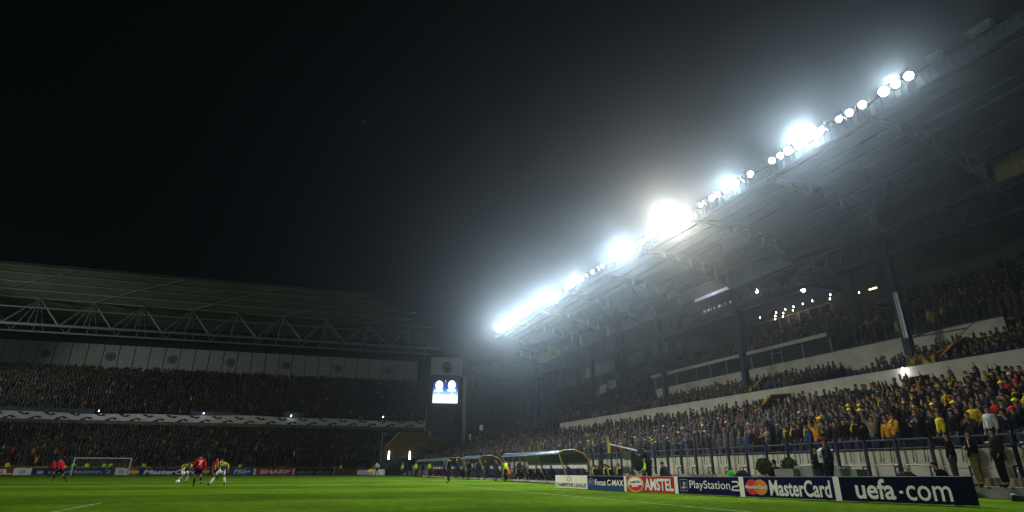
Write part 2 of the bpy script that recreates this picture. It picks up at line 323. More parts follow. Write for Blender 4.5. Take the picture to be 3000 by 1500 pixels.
# ------------------------------------------------------------------ floodlights on the roof edge
LAMPS = [(11.77,'B'),(12.44,'B'),(13.12,'B'),(14.37,'B'),(15.18,'s'),(15.52,'s'),(15.85,'s'),(16.73,'s'),(17.05,'s'),(17.52,'B'),(17.94,'B'),(18.34,'B'),(18.75,'B'),(19.49,'M'),(20.13,'M'),(20.8,'M'),(22.74,'s'),(23.46,'s'),(24.12,'B'),(24.63,'B'),(25.11,'B'),(25.95,'M'),(26.63,'s'),(27.35,'s'),(27.86,'s'),(29.35,'B'),(30.19,'B'),(30.98,'B'),(31.83,'B'),(32.68,'B'),(34.03,'M'),(34.83,'M'),(35.72,'M'),(36.85,'B'),(37.75,'B'),(38.55,'B'),(39.48,'B'),(40.39,'B'),(42.57,'s'),(43.2,'s'),(44.49,'s'),(45.63,'s'),(46.96,'M'),(47.64,'M'),(48.43,'M'),(49.07,'M'),(49.71,'M'),(50.46,'s'),(51.75,'s'),(52.8,'B'),(53.8,'B'),(54.82,'B'),(55.87,'B'),(56.95,'B'),(59.31,'M'),(60.71,'M'),(62.95,'M'),(63.89,'M'),(64.72,'M'),(65.7,'B'),(66.95,'B'),(68.23,'B'),(69.56,'M'),(70.92,'M'),(72.33,'M')]
def lens_mat(name, e, c=(1, .98, .95)):
    m = mat(name, (.8, .8, .8), .3, emit=e, ecol=c, var=0)
    try: m.cycles.emission_sampling = 'NONE'
    except Exception: pass
    return m
M_LB, M_LM, M_LS = lens_mat('lamp_lens_bright', 60), lens_mat('lamp_lens_middle', 12), lens_mat('lamp_lens_dim', 3, (1, .93, 1))
hs = MB().lathe([(.05, -.42), (.16, -.40), (.22, -.2), (.22, 0), (.24, .02), (.24, .05), (.22, .05)], n=16)
hsm = hs.mesh('housing', True); hsm.materials.append(M_GREY)
yk = MB().box((-.02, -.33, -.36), (.03, -.30, .03)).box((-.02, .30, -.36), (.03, .33, .03)).box((-.02, -.33, -.40), (.03, .33, -.36)); ykm = yk.mesh('yoke'); ykm.materials.append(M_DARK)
def lens(m): 
    a = MB().lathe([(.01, .045), (.12, .07), (.215, .052), (.215, .046)][::-1], n=16); me = a.mesh('lens', True); me.materials.append(m); return me
LM = {'B': lens(M_LB), 'M': lens(M_LM), 's': lens(M_LS)}
posn = {'B': 'blazing', 'M': 'bright', 's': 'dimmer side-on'}
banks = [(0, 14, 'in the bank nearest the unlit lamp trays'), (14, 17.3, 'before the second dazzling cluster'), (17.3, 22, 'in the second dazzling cluster'), (22, 28.5, 'before the largest glare'), (28.5, 33.5, 'inside the largest glare'), (33.5, 36.5, 'just beyond the largest glare'), (36.5, 41.5, 'in the cluster past the largest glare'), (41.5, 52, 'in the long string over the fascia'), (52, 58, 'in the cluster past the long string'), (58, 61.5, 'in the pair before the last string'), (61.5, 80, 'in the last string at the roof tip')]
OR = ['first', 'second', 'third', 'fourth', 'fifth', 'sixth', 'seventh', 'eighth', 'ninth', 'tenth', 'eleventh', 'twelfth', 'thirteenth', 'fourteenth', 'fifteenth', 'sixteenth']
from collections import Counter
cnt = Counter()
for y, k in LAMPS:
    bi = [i for i, b in enumerate(banks) if b[0] <= y < b[1]][0]; cnt[(bi, k)] += 1; n = cnt[(bi, k)]
    ordn = ['first', 'second', 'third', 'fourth', 'fifth', 'sixth', 'seventh'][n-1]
    yaw = {'B': 0, 'M': .5, 's': 1.05}[k]*(1 if k != 's' or n % 2 else -1)
    t = thing('floodlight', f'{ordn} {posn[k]} round floodlight on the roof edge, {banks[bi][2]}', 'floodlight', (51.75, y, 19.62), group='floodlights along the roof edge', scale=random.uniform(.85, 1.2))
    d = (Vector((24, -2 if k == 'B' else 20, 1))-Vector((51.75, y, 19.62))).normalized(); d = Matrix.Rotation(yaw, 3, 'Z')@d; q = d.to_track_quat('Z', 'Y').to_euler()
    for nm, me in (('housing', hsm), ('lens', LM[k])):
        o = bpy.data.objects.new(nm, me); COL.objects.link(o); o.parent = t; o.rotation_euler = q
    o = bpy.data.objects.new('yoke', ykm); COL.objects.link(o); o.parent = t; o.rotation_euler = (0, 0, math.atan2(d.y, d.x))
    o.location = (0, 0, .27)
# unlit lamp trays seen end on past the first bank
for y0_, y1_, wh in ((10.15, 10.75, 'short'), (7.9, 8.9, 'long')):
    c = MB().box((51.6, y0_, 19.62), (51.9, y1_, 19.86)).box((51.7, y0_+.1, 19.5), (51.8, y0_+.2, 19.62)).box((51.7, y1_-.2, 19.5), (51.8, y1_-.1, 19.62)).box((51.56, y0_-.02, 19.86), (51.94, y1_+.02, 19.9))
    tag(c.build('lamp_tray', M_GREY), f'{wh} unlit grey lamp tray on the roof edge before the first lit floodlight', 'lamp tray')
# small lamps under the roof
def bulb(loc, r, e, c, label, group, cat='lamp'):
    o = MB().ell((0, 0, 0), (r, r, r*.8), 10, 6).box((-.02, -.02, r*.7), (.02, .02, r*2.5)).build('small_lamp', mat(f'bulb_{e}_{c[2]:.2f}', (.8, .8, .8), .3, emit=e, ecol=c, var=0))
    o.location = loc; return tag(o, label, cat, group)
for i, (y, z) in enumerate([(50.7,19.0),(49.67,17.38),(46.02,17.4),(43.61,17.41),(43.79,17.06),(43.9,16.73),(42.29,17.44),(42.66,17.1),(42.78,16.74),(41.33,17.11),(41.16,17.46),(39.94,17.44),(38.71,17.45),(36.49,17.5),(36.62,17.1),(33.42,16.85)]):
    bulb((74.6, y, z), .05, 25, (1, .8, .6), f'{OR[i]} tiny warm lamp over the dim hospitality windows, counted from the distant end', 'tiny warm lamps by the hospitality windows')
bulb((70, 41.4, 18.72), .13, 40, (1, .82, 1), 'pinkish white round lamp below the upper deck beyond the bigger one', None)
bulb((70, 35.7, 17.26), .2, 40, (1, .82, 1), 'largest pinkish white round lamp under the dark roof', None)
tag(MB().box((71.9, 29.8, 15.98), (72.0, 30.5, 16.06)).build('tube_lamp', mat('warm_tube', (1, .7, .3), .4, emit=9, ecol=(1, .72, .3), var=0)), 'short warm yellow tube lamp on the dark wall under the roof', 'lamp')
bulb((59.05, 20.55, 6.45), .10, 20, (1, .97, .9), 'white lamp glaring on the gangway wall by the stair mouth', None)
add_light('gangway_lamp_light', 'POINT', (58.8, 20.6, 6.4), 14, (1, .96, .9), size=.1)
add_light('deck_room_light', 'POINT', (72.6, 52.5, 21.9), 120, (.85, .85, 1), size=.3)

# ------------------------------------------------------------------ the stand behind the far goal (turned 4 degrees)
ca, sa = math.cos(R(4)), math.sin(R(4)); FO = Vector((13.67, 0, 0))
def F(s, y, z): return (FO.x+s*ca+(y-112)*sa*0, y-s*sa, z)        # s runs along the stand, y is the depth at s = 0
far = thing('grandstand', 'two tier end stand behind the far goal with a truss roof', 'grandstand', (10, 130, 0))
def fbox(mb, s0, s1, y0, y1, z0, z1, z0b=None, z1b=None):
    z0b = z0 if z0b is None else z0b; z1b = z1 if z1b is None else z1b
    return mb.hexa([F(s0, y0, z0), F(s1, y0, z0), F(s1, y1, z0b), F(s0, y1, z0b), F(s0, y0, z1), F(s1, y0, z1), F(s1, y1, z1b), F(s0, y1, z1b)])
def fpart(mb, name, m, label=None): return part(mb, name, m, far, label=label)
S0, S1 = -95, 44.5
fpart(fbox(MB(), S0, 30, 111.6, 111.9, 0, 1.25), 'front_wall', mat('yellow_barrier', (.26, .17, .02), .7, var=.4, scale=.7))
lt = MB(); 
for i in range(20): fbox(lt, S0, 31 if i < 9 else 40, 112+i*.72, 112+(i+1)*.72-.002, .1, 1.1+i*.34)
fpart(lt, 'lower_terrace', mat('yellow_seat_rows', (.13, .085, .012), .8, var=.6, scale=1.2))
ut = MB()
for i in range(29): fbox(ut, S0, S1, 125.6+i*.72, 125.6+(i+1)*.72-.002, 8.6+i*.38, 9.9+i*.40)
fpart(ut, 'upper_terrace', M_STEP)
fpart(fbox(MB(), S0, S1, 125.0, 125.4, 8.7, 10.6), 'parapet', M_CONCD)
# back wall of leaning pale panels, a crest on every fourth
M_PAN = mat('panel_sheet', (.30, .34, .33), .8, var=.12, scale=1.3)
M_CREST = mat('crest_dark', (.09, .11, .11), .8); M_CRESTY = mat('crest_yellow', (.24, .26, .2), .8)
n = 0; s_ = S0+.5
while s_ < 41:
    o = fpart(fbox(MB(), s_, s_+2.95, 148.6, 148.8, 20.6, 27.6, None, None), 'wall_panel', M_PAN)
    if n % 4 == 1:
        c = MB(); cx, cz = s_+1.5, 24.9
        def disc(rad, off, mi): 
            P = [F(cx+rad*math.cos(a), 148.55-off, cz+rad*math.sin(a)) for a in [2*math.pi*i/20 for i in range(20)]]; c.add(P, [tuple(range(20))[::-1]], mi)
        disc(1.0, 0, 0); disc(.8, .01, 1); disc(.62, .02, 0)
        q = c.build('crest', [M_CREST, M_CRESTY]); q.parent = o; q.matrix_parent_inverse = world_of(o).inverted()
    n += 1; s_ += 3.12
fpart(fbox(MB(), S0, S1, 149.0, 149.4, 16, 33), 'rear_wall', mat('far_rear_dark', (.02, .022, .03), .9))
# roof sheet rising towards the pitch, its near end cut off at a slant
rf = MB()
def fz(y): return 32.2+(150-y)*.225
pts = [(S0, 150), (45.5, 150), (45.5, 139.5), (25.5, 124.5), (S0, 124.5)]
rf.add([F(s, y, fz(y)) for s, y in pts]+[F(s, y, fz(y)+.3) for s, y in pts], [(0, 1, 2, 3, 4), (9, 8, 7, 6, 5)]+[(i, (i+1) % 5, 5+(i+1) % 5, 5+i)[::-1] for i in range(5)])
fpart(rf, 'roof_sheet', mat('far_roof_sheet', (.13, .165, .12), .85, var=.2, scale=.15))
pu = MB(); cr = MB()
for y, se in ((124.7, 25.5), (127.5, 29), (131, 34), (134.5, 38), (138, 43)): pu.bar(F(S0, y, fz(y)-.15), F(se, y, fz(y)-.3), .13, 5)
fpart(pu, 'purlin', mat('far_purlin', (.28, .33, .27), .8))
AP = [-26.3, -16.5, -7.1, 2.5, 11.8, 21.7, 31.4, 41.0, 51.5]
apx = [(x-FO.x)/ca for x in AP]; apx = [apx[0]-9.7*k for k in (4, 3, 2, 1)]+apx
for i, a in enumerate(apx[:-1]):
    if i % 2: cr.bar(F(a, 138, fz(138)-.2), F(apx[i+1], 131, fz(131)-.2), .05, 4); cr.bar(F(apx[i+1], 131, fz(131)-.2), F(apx[i+1]+9, 124.9, fz(125)-.2), .05, 4) if a < 8 else None
    elif a < 20: cr.bar(F(a, 138, fz(138)-.2), F(apx[i-1], 131, fz(131)-.2), .05, 4)
fpart(cr, 'bracing_rod', M_GREY)
M_FS = mat('far_grey_green_steel', (.20, .24, .20), .6, var=.15)
CE = 45.0
ch = MB(); ch.bar(F(S0, 136.5, 28.7), F(CE, 136.5, 28.9), .30, 8); ch.bar(F(S0, 141.5, 28.2), F(CE-1, 141.5, 28.4), .20, 8)
ch.bar(F(S0, 133.8, 31.7), F(40, 133.8, 31.7), .15, 6).bar(F(40, 133.8, 31.7), F(43, 135, 30.6), .14, 6).bar(F(43, 135, 30.6), F(CE, 136.5, 28.9), .14, 6)
fpart(ch, 'truss_chord', M_FS)
for i, a in enumerate(apx):
    w = MB(); za = fz(138)-.3; half = (apx[min(i+1, len(apx)-1)]-apx[min(i, len(apx)-2)])/2
    for yy, zz, r in ((136.5, 28.8, .16), (141.5, 28.3, .09)):
        b1 = min(a+half, CE); w.bar(F(a, 138, za), F(a-half, yy, zz), r, 6).bar(F(a, 138, za), F(b1, yy, zz), r, 6)
    w.bar(F(a, 138, za), F(a-.5, 136.5, 28.8), .1, 6).bar(F(a, 138, za), F(a-.9, 141.5, 28.3), .08, 6).bar(F(a, 138, za), F(a+.9, 141.5, 28.3), .07, 6).bar(F(a, 138, za), F(a+.4, 133.8, 31.7), .08, 6)
    fpart(w, 'truss_frame', M_FS)
# long white cloth with dark swirls hung on the parapet
def banner():
    m = MB(); step = .5; s = S0; top = []
    while s < 44.4:
        zt = 10.66+.10*math.sin(s*.35)+.14*math.sin(s*.11+1); zt2 = 10.66+.10*math.sin((s+step)*.35)+.14*math.sin((s+step)*.11+1)
        m.add([F(s, 124.94, 9.35), F(s+step, 124.94, 9.35), F(s+step, 124.94, zt2), F(s, 124.94, zt), F(s, 124.97, 9.35), F(s+step, 124.97, 9.35), F(s+step, 124.97, zt2), F(s, 124.97, zt)], [(0, 1, 2, 3), (7, 6, 5, 4), (3, 2, 6, 7), (0, 4, 5, 1)]); s += step
    return m
bn = thing('banner', 'long white cloth banner with dark swirls along the far stand parapet', 'banner', (10, 125, 9.4))
part(banner(), 'cloth', mat('banner_cloth', (.85, .88, .84), .9, var=.12), bn)
mo = MB()
swirl = [(-1.0, 0), (-.75, .22), (-.45, .30), (-.15, .46), (.25, .50), (.62, .40), (.8, .12), (.55, .18), (.3, .10), (.2, .26), (.0, .30), (-.2, .18), (-.3, 0)]
s = S0+1; k = 0
while s < 43:
    up = k % 2
    P = [F(s+x*(1 if not up else .95)*1.15, 124.91, (9.37+zv*1.15) if not up else (10.60-zv*1.1)) for x, zv in swirl]
    mo.add(P, [tuple(range(len(P)))[::-1] if not up else tuple(range(len(P)))]); s += 1.98; k += 1
part(mo, 'swirl_pattern', mat('banner_dark', (.03, .04, .045), .9), bn)
for s0, s1, zz, wh in ((-50, -22, .5, 'above the goal and the running players'), (-6, 3, .55, 'over the red board behind the goal'), (11, 15, .9, 'short one nearer the scoreboard')): tag(fbox(MB(), s0, s1, 125.42, 125.46, 10.5, 10.9+zz).build('banner', mat('blue_grey_cloth', (.10, .13, .17), .9)), f'blue grey cloth strip behind the white banner, {wh}', 'banner')
for i, (x, z, wh) in enumerate(((-7.29, 10.95, 'above the goal'), (10.2, 11.05, 'above the group of players'), (26.2, 11.0, 'above the red advertising board'), (44.37, 11.25, 'near the end of the banner by the scoreboard'))):
    bulb((x, 124.4-(x-13.67)*.07, z), .07, 30, (.92, .97, 1), f'small white lamp glinting on the parapet {wh}', 'white lamps on the far parapet')

# ------------------------------------------------------------------ corner between the stands
cor = thing('corner_building', 'corner block between the stands with yellow seats over a tunnel mouth', 'building', (50, 118, 0))
M_CG = mat('corner_green_wall', (.055, .07, .05), .85, var=.3)
for bx in (((43.2, 112, 0), (46.2, 112.5, 4.4)), ((49.6, 112, 0), (53, 112.5, 4.4)), ((46.2, 112, 3.2), (49.6, 112.5, 4.4)), ((46.2, 115, 0), (49.6, 115.2, 3.2))): part(MB().box(*bx), 'wall', M_CG, cor)
part(MB().box((43.4, 111.8, 4.4), (50.9, 112.0, 5.0)), 'fascia', mat('orange_fascia', (.28, .12, .02), .7, var=.2), cor)
sr = MB()
for i in range(11): sr.box((43.6+i*.42, 112.6+i*.8, 3), (52.2+i*.75, 112.6+(i+1)*.8-.01, 5.0+i*.33))
part(sr, 'seat_terrace', mat('empty_yellow_seats', (.36, .27, .04), .7, var=.65, scale=3.5), cor)
part(MB().box((43, 123, 0), (64, 123.4, 9.5)).box((62, 105, 0), (62.4, 123, 21)), 'rear_wall', M_CONCD, cor)
part(MB().box((52.6, 117.8, 8.4), (58.6, 118.6, 13.6)).box((54, 118.7, 0), (57, 121, 20)), 'scoreboard_tower', mat('tower_grey', (.14, .15, .13), .85), cor)
def glow_lamp(x, label):
    t = thing('wall_lamp', label, 'lamp', (x, 111.75, 2.7)); MB().box((-.16, 0, -.1), (.16, .2, 1.6)).build('housing', M_DARK, t)
    MB().box((-.11, -.06, 0), (.11, -.01, 1.45)).build('diffuser', mat('diffuser', (.9, .85, .75), .4, emit=14, ecol=(1, .93, .78), var=0), t)
    add_light('wall_lamp_light', 'POINT', (x, 111, 3.4), 14, (1, .9, .7), size=.15)
glow_lamp(44.35, 'tall white lamp on the wall beside the tunnel mouth, nearer the goal'); glow_lamp(48.35, 'tall white lamp on the wall beside the tunnel mouth, nearer the long stand')
# ------------------------------------------------------------------ scoreboard
def txt(body, size, m, name='lettering', bold=0., cx=1., ext=.0, align='LEFT', shear=0.):
    cu = bpy.data.curves.new(name, 'FONT'); cu.body = body; cu.size = size; cu.offset = bold; cu.align_x = align; cu.space_character = cx; cu.extrude = ext; cu.resolution_u = 3; cu.shear = shear
    o = bpy.data.objects.new(name, cu); COL.objects.link(o); dg = bpy.context.evaluated_depsgraph_get()
    me = bpy.data.meshes.new_from_object(o.evaluated_get(dg)); bpy.data.objects.remove(o); me.materials.clear(); me.materials.append(m); me.name = name
    return me
def bounds(me):
    a = np.empty(len(me.vertices)*3); me.vertices.foreach_get('co', a); a = a.reshape(-1, 3); return a
class Face:
    "a board face: u (0..L) along it, v (0..1) up it; art is laid a few mm proud of it"
    def __init__(s, A, B, hA, hB, parent, lean=(0, 0)):
        s.A, s.B = Vector(A), Vector(B); s.hA, s.hB = hA, hB; s.L = (s.B-s.A).length; s.n = (s.B-s.A).normalized().cross(Vector((0, 0, 1))); s.p = parent; s.k = 0
    def pt(s, u, v, off): t = u/s.L; return s.A.lerp(s.B, t)+Vector((0, 0, 1))*v*(s.hA+(s.hB-s.hA)*t)+s.n*off
    def poly(s, P, m, name, layer=1, loc=None):
        me = bpy.data.meshes.new(name); me.from_pydata([s.pt(u, v, .006*layer) for u, v in P], [], [tuple(range(len(P)))]); return s.put(me, m, name)
    def put(s, me, m, name):
        if m is not None: me.materials.append(m)
        o = bpy.data.objects.new(name, me); COL.objects.link(o); o.parent = s.p; o.matrix_parent_inverse = world_of(s.p).inverted(); return o
    def rect(s, u0, u1, v0, v1, m, name, layer=1): return s.poly([(u0, v0), (u1, v0), (u1, v1), (u0, v1)], m, name, layer)
    def oval(s, cu, cv, ru, rv, m, name, layer=1, a0=0, a1=360, n=28):
        return s.poly([(cu+ru*math.cos(R(a0+(a1-a0)*i/n)), cv+rv*math.sin(R(a0+(a1-a0)*i/n))) for i in range(n if a1-a0 == 360 else n+1)], m, name, layer)
    def text(s, body, u0, u1, v0, v1, m, layer=2, bold=.0, shear=0., name='lettering', tilt=0.):
        me = txt(body, 1, m, name, bold, shear=shear); a = bounds(me); x0, x1, y0, y1 = a[:, 0].min(), a[:, 0].max(), a[:, 1].min(), a[:, 1].max()
        out = [s.pt(u0+(x-x0)/(x1-x0)*(u1-u0), v0+(y-y0)/(y1-y0)*(v1-v0)+tilt*((x-x0)/(x1-x0)-.5), .006*layer) for x, y, _ in a]
        me.vertices.foreach_set('co', np.array(out).ravel()); me.update(); return s.put(me, None, name)
    def rule(s, P, wd, m, name, layer=2):
        mb = MB()
        for (a, b) in zip(P, P[1:]):
            d = Vector((b[0]-a[0], (b[1]-a[1])*s.hA)).normalized(); nn = (-d.y*wd/2, d.x*wd/2/s.hA)
            mb.add([s.pt(a[0]+nn[0], a[1]+nn[1], .006*layer), s.pt(b[0]+nn[0], b[1]+nn[1], .006*layer), s.pt(b[0]-nn[0], b[1]-nn[1], .006*layer), s.pt(a[0]-nn[0], a[1]-nn[1], .006*layer)], [(3, 2, 1, 0)])
        return s.put(mb.mesh(name), m, name)
sb = thing('scoreboard', 'lit scoreboard with two round club badges under a pale crest panel', 'scoreboard', (54.5, 117, 13))
A, B = (52.9, 114.4, 13.75), (58.1, 113.2, 13.75); Vn = Vector((B[0]-A[0], B[1]-A[1], 0)).normalized()
def slab(A, B, z0, z1, th, name, m, parent):
    d = (Vector(B)-Vector(A)).normalized(); nb = d.cross(Vector((0, 0, 1)))*-th; a, b = Vector(A), Vector(B)
    P = [Vector((a.x, a.y, z0)), Vector((b.x, b.y, z0)), Vector((b.x, b.y, z0))+nb, Vector((a.x, a.y, z0))+nb]; Q = [p+Vector((0, 0, z1-z0)) for p in P]
    return part(MB().hexa(P+Q), name, m, parent)
def V3(t, z=0): return (t[0], t[1], z)
slab(V3((52.5, 114.55)), V3((58.5, 113.15)), 13.35, 19.5, 1.2, 'cabinet', M_DARK, sb)
slab(V3((52.3, 114.6)), V3((58.8, 113.1)), 19.3, 23.2, 1.2, 'crest_panel', mat('crest_panel_white', (.42, .46, .46), .8, var=.05), sb)
def scr_mat(name, c, e): return mat(name, c, .4, emit=e, ecol=c, var=0)
f = Face((52.95, 114.4, 13.75), (57.95, 113.24, 13.75), 4.9, 4.9, sb)
grad = [((1, 1, 1), 1.6), ((.8, .95, 1), 1.3), ((.35, .7, 1), 1.0), ((.1, .35, .9), .8), ((.03, .12, .55), .6)]
for i, (c, e) in enumerate(grad): f.rect(.0, f.L, [0, .25, .36, .48, .62][i], [.25, .36, .48, .62, .86][i], scr_mat(f'screen_tone_{i}', c, e), 'screen_band', 1)
f.rect(.0, f.L, .86, 1.0, scr_mat('screen_dark', (.01, .03, .1), .3), 'screen_band', 1)
M_SW = scr_mat('screen_white', (1, 1, 1), 1.8)
f.oval(1.25, .73, .78, .20, M_SW, 'badge', 2); f.oval(3.85, .75, .78, .20, M_SW, 'badge', 2)
f.oval(1.25, .70, .45, .10, scr_mat('badge_tone', (.75, .85, 1), 1.2), 'badge_centre', 3); f.rect(1.05, 1.45, .79, .82, scr_mat('badge_red', (1, .5, .5), 1.2), 'badge_mark', 4)
f.text('F', 3.62, 4.08, .67, .83, scr_mat('badge_orange', (1, .72, .6), 1.3), 3)
f.rect(.3, 2.05, .47, .545, M_SW, 'name_bar', 3); f.rect(3.0, 4.7, .49, .57, M_SW, 'name_bar', 3)
f.text('0', 1.0, 1.35, .29, .43, M_SW, 3, bold=.03); f.text('0', 3.75, 4.1, .31, .45, M_SW, 3, bold=.03)
f.rect(2.42, 2.62, .87, .96, scr_mat('screen_pale', (.5, .65, 1), 1), 'match_mark', 3)
f2 = Face((52.35, 114.58, 19.3), (58.8, 113.09, 19.3), 3.9, 3.9, sb)
f2.oval(3.35, .46, .95, .30, M_CREST, 'crest', 2); f2.oval(3.35, .46, .74, .23, M_CRESTY, 'crest', 3); f2.poly([(2.75, .5), (3.95, .5), (3.8, .32), (3.35, .24), (2.9, .32)], mat('crest_red', (.25, .05, .04), .8), 'crest', 4); f2.rect(3.0, 3.7, .42, .5, M_CREST, 'crest', 5)

# ------------------------------------------------------------------ advertising boards
M_NAVY = mat('board_navy', (.006, .007, .045), .6, var=.1); M_NAVY2 = mat('board_navy_dark', (.004, .005, .018), .6, var=.1); M_FBLUE = mat('board_blue_fade', (.015, .05, .13), .4, var=.25, scale=1)
M_RED = mat('board_red', (.36, .012, .012), .4, var=.1); M_LET = mat('board_white', (.74, .76, .70), .5, var=.04); M_CREAM = mat('board_cream', (.70, .70, .60), .5, var=.04)
M_OR = mat('board_orange', (.62, .22, .01), .45, var=.05); M_RC = mat('board_bright_red', (.55, .015, .01), .45, var=.05); M_INK = mat('board_ink', (.05, .06, .06), .5); M_PS = mat('board_pale_blue', (.35, .4, .5), .5)
M_GOLD = mat('board_gold', (.52, .38, .10), .45); M_SKY = mat('board_ford_blue', (.10, .18, .38), .4)
J = [(37.93, 25.54, .60), (38.03, 22.31, .605), (38.21, 19.22, .61), (38.70, 16.41, .627), (39.15, 13.44, .643), (39.91, 10.37, .68), (40.74, 7.19, .72)]
def board(i, name, label, base):
    (xa, ya, ha), (xb, yb, hb) = J[i], J[i+1]
    t = thing(name, label, 'advertising board', (xa, ya, 0), group='advertising boards along the touchline')
    d = Vector((xb-xa, yb-ya, 0)).normalized(); nb = Vector((-d.y, d.x, 0))   # back direction
    a, b = Vector((xa, ya, .02)), Vector((xb, yb, .02))-d*.01
    P = [a, b, b+nb*.05, a+nb*.05]; Q = [a+Vector((0, 0, ha-.02)), b+Vector((0, 0, hb-.02)), b+nb*.05+Vector((0, 0, hb-.02)), a+nb*.05+Vector((0, 0, ha-.02))]
    part(MB().hexa(P+Q), 'panel', base, t)
    for u in (.15, .85):
        p = a.lerp(b, u); part(MB().bar(p+nb*.06+Vector((0, 0, ha*.75)), p+nb*.45, .015, 5).bar(p+nb*.05, p+nb*.45, .015, 5), 'prop', M_GREY, t)
    f = Face((xa, ya, 0), (xb, yb, 0), ha, hb, t); f.rule([(0, .985), (f.L, .985)], .012, M_PS, 'edge_strip', 1); return f
f = board(0, 'advertising_board', 'cream board reading CHAMPIONS LEAGUE under a ball crest', M_CREAM); L_ = f.L
f.text('CHAMPIONS LEAGUE', .08, L_-.1, .10, .42, M_INK, 2, bold=.02)
for k in range(5): f.oval(L_*.45+.16*math.cos(R(90+72*k)), .68+.14*math.sin(R(90+72*k)), .07, .055, M_INK, 'crest_star', 2); f.oval(L_*.45+.16*math.cos(R(90+72*k)), .68+.14*math.sin(R(90+72*k)), .045, .035, M_CREAM, 'crest_star', 3)
f.rule([(L_*.45+.27*math.cos(R(a)), .69+.24*math.sin(R(a))) for a in range(-40, 221, 20)], .012, M_INK, 'crest_ring')
f = board(1, 'advertising_board', 'dark board fading to blue reading Focus C-MAX beside an oval badge', M_NAVY2); L_ = f.L
f.rect(0, L_, .0, .42, M_FBLUE, 'blue_fade', 1)
f.oval(.32, .58, .26, .25, M_SKY, 'oval_badge', 2); f.oval(.32, .58, .235, .215, M_FBLUE, 'oval_badge', 3); f.text('Ford', .17, .47, .47, .70, M_PS, 4, shear=.3)
f.text('Focus C-MAX', .66, L_-.22, .34, .74, M_LET, 3, bold=.02); f.rect(L_-.17, L_-.0, .01, .98, M_LET, 'white_strip', 3)
f = board(2, 'advertising_board', 'red board reading AMSTEL beside a round beer label', M_RED); L_ = f.L
f.oval(.52, .5, .50, .50, M_GOLD, 'round_label', 2, n=36); f.oval(.52, .5, .40, .42, M_LET, 'round_label', 3, n=36); f.oval(.52, .5, .40, .42, M_RC, 'round_label_lower', 4, 188, 352, 24)
f.text('AMSTEL', .20, .84, .56, .70, M_INK, 5, bold=.03, tilt=.07); f.text('BEER', .34, .72, .32, .46, M_LET, 5, bold=.04, tilt=.04)
f.text('AMSTEL', 1.06, L_-.24, .14, .86, M_LET, 2, bold=.03)
f.rect(L_-.17, L_-.0, .01, .98, M_LET, 'white_strip', 3)
f = board(3, 'advertising_board', 'navy board reading PlayStation.2 beside a small square symbol', M_NAVY); L_ = f.L
f.rule([(.12, .20), (.12, .82), (.47, .82), (.47, .20), (.12, .20)], .014, M_PS, 'symbol_frame'); f.rect(.26, .31, .38, .72, M_PS, 'symbol', 3); f.poly([(.31, .70), (.40, .64), (.40, .52), (.31, .57)], M_PS, 'symbol', 3)
f.poly([(.16, .38), (.28, .46), (.42, .44), (.44, .38), (.32, .32), (.20, .32)], M_PS, 'symbol', 4)
f.text('PlayStation', .58, 2.42, .22, .78, M_LET, 2, bold=.0); f.text('.', 2.45, 2.49, .30, .36, M_LET, 2, bold=.03); f.rule([(2.52, .74), (2.74, .74), (2.78, .68), (2.78, .58), (2.72, .52), (2.56, .50), (2.52, .44), (2.52, .32), (2.80, .32)], .045, M_LET, 'lettering')
f.rect(L_-.19, L_-.0, .01, .98, M_LET, 'white_strip', 3)
f = board(4, 'advertising_board', 'navy board reading MasterCard beside red and orange circles', M_NAVY); L_ = f.L
f.oval(.30, .50, .25, .36, M_RC, 'red_circle', 2, n=36); f.oval(.60, .50, .25, .36, M_OR, 'orange_circle', 3, n=36)
for k in range(5): f.rect(.36, .52, .26+.1*k, .30+.1*k, M_RC, 'interlock_bar', 4)
f.text('MasterCard', .06, .84, .43, .60, M_LET, 5, bold=.02); f.text('MasterCard', .92, L_-.28, .12, .84, M_LET, 2, bold=.022)
f.rect(L_-.17, L_-.0, .01, .985, M_LET, 'white_strip', 3)
f = board(5, 'advertising_board', 'near navy board reading uefa.com in large white letters', M_NAVY2); L_ = f.L
f.text('uefa', .42, 1.45, .13, .90, M_LET, 2, bold=.02); f.oval(1.60, .42, .05, .055, M_LET, 'lettering_dot', 2); f.text('com', 1.72, L_-.52, .13, .66, M_LET, 2, bold=.005)
# ---- boards behind the far goal
def fboard(x0, x1, label, base, y=109.5, h=1.02, z0=0.02):
    t = thing('advertising_board', label, 'advertising board', (x0, y, 0), group='advertising boards behind the far goal')
    part(MB().box((x0, y, z0), (x1-.02, y+.06, h)), 'panel', base, t); return Face((x0, y, 0), (x1, y, 0), h, h, t)
M_NB = mat('far_board_navy', (.02, .04, .12), .4, var=.1); M_DR = mat('far_board_dull_red', (.22, .04, .04), .5)
f = fboard(-24, -12.14, 'dull red board ending in the letters AMSTEL by the picture edge', M_DR); f.text('AMSTEL', 3.4, 11.7, .1, .82, M_LET, 2, bold=.04)
f = fboard(-12.14, -9.9, 'small pale square board between the red and navy boards', M_CREAM); f.rect(.7, 1.5, .25, .7, M_PS, 'crest', 2)
f = fboard(-9.9, .95, 'navy board reading PlayStation 2 seen through the goal', M_NB); f.rect(.7, 1.5, .15, .6, M_PS, 'symbol', 2); f.text('PlayStation 2', 2.2, 10.3, .10, .74, M_PS, 2, bold=.02)
f = fboard(.95, 2.65, 'small pale square board by the near goal post', M_CREAM); f.rect(.5, 1.2, .25, .75, M_PS, 'crest', 2)
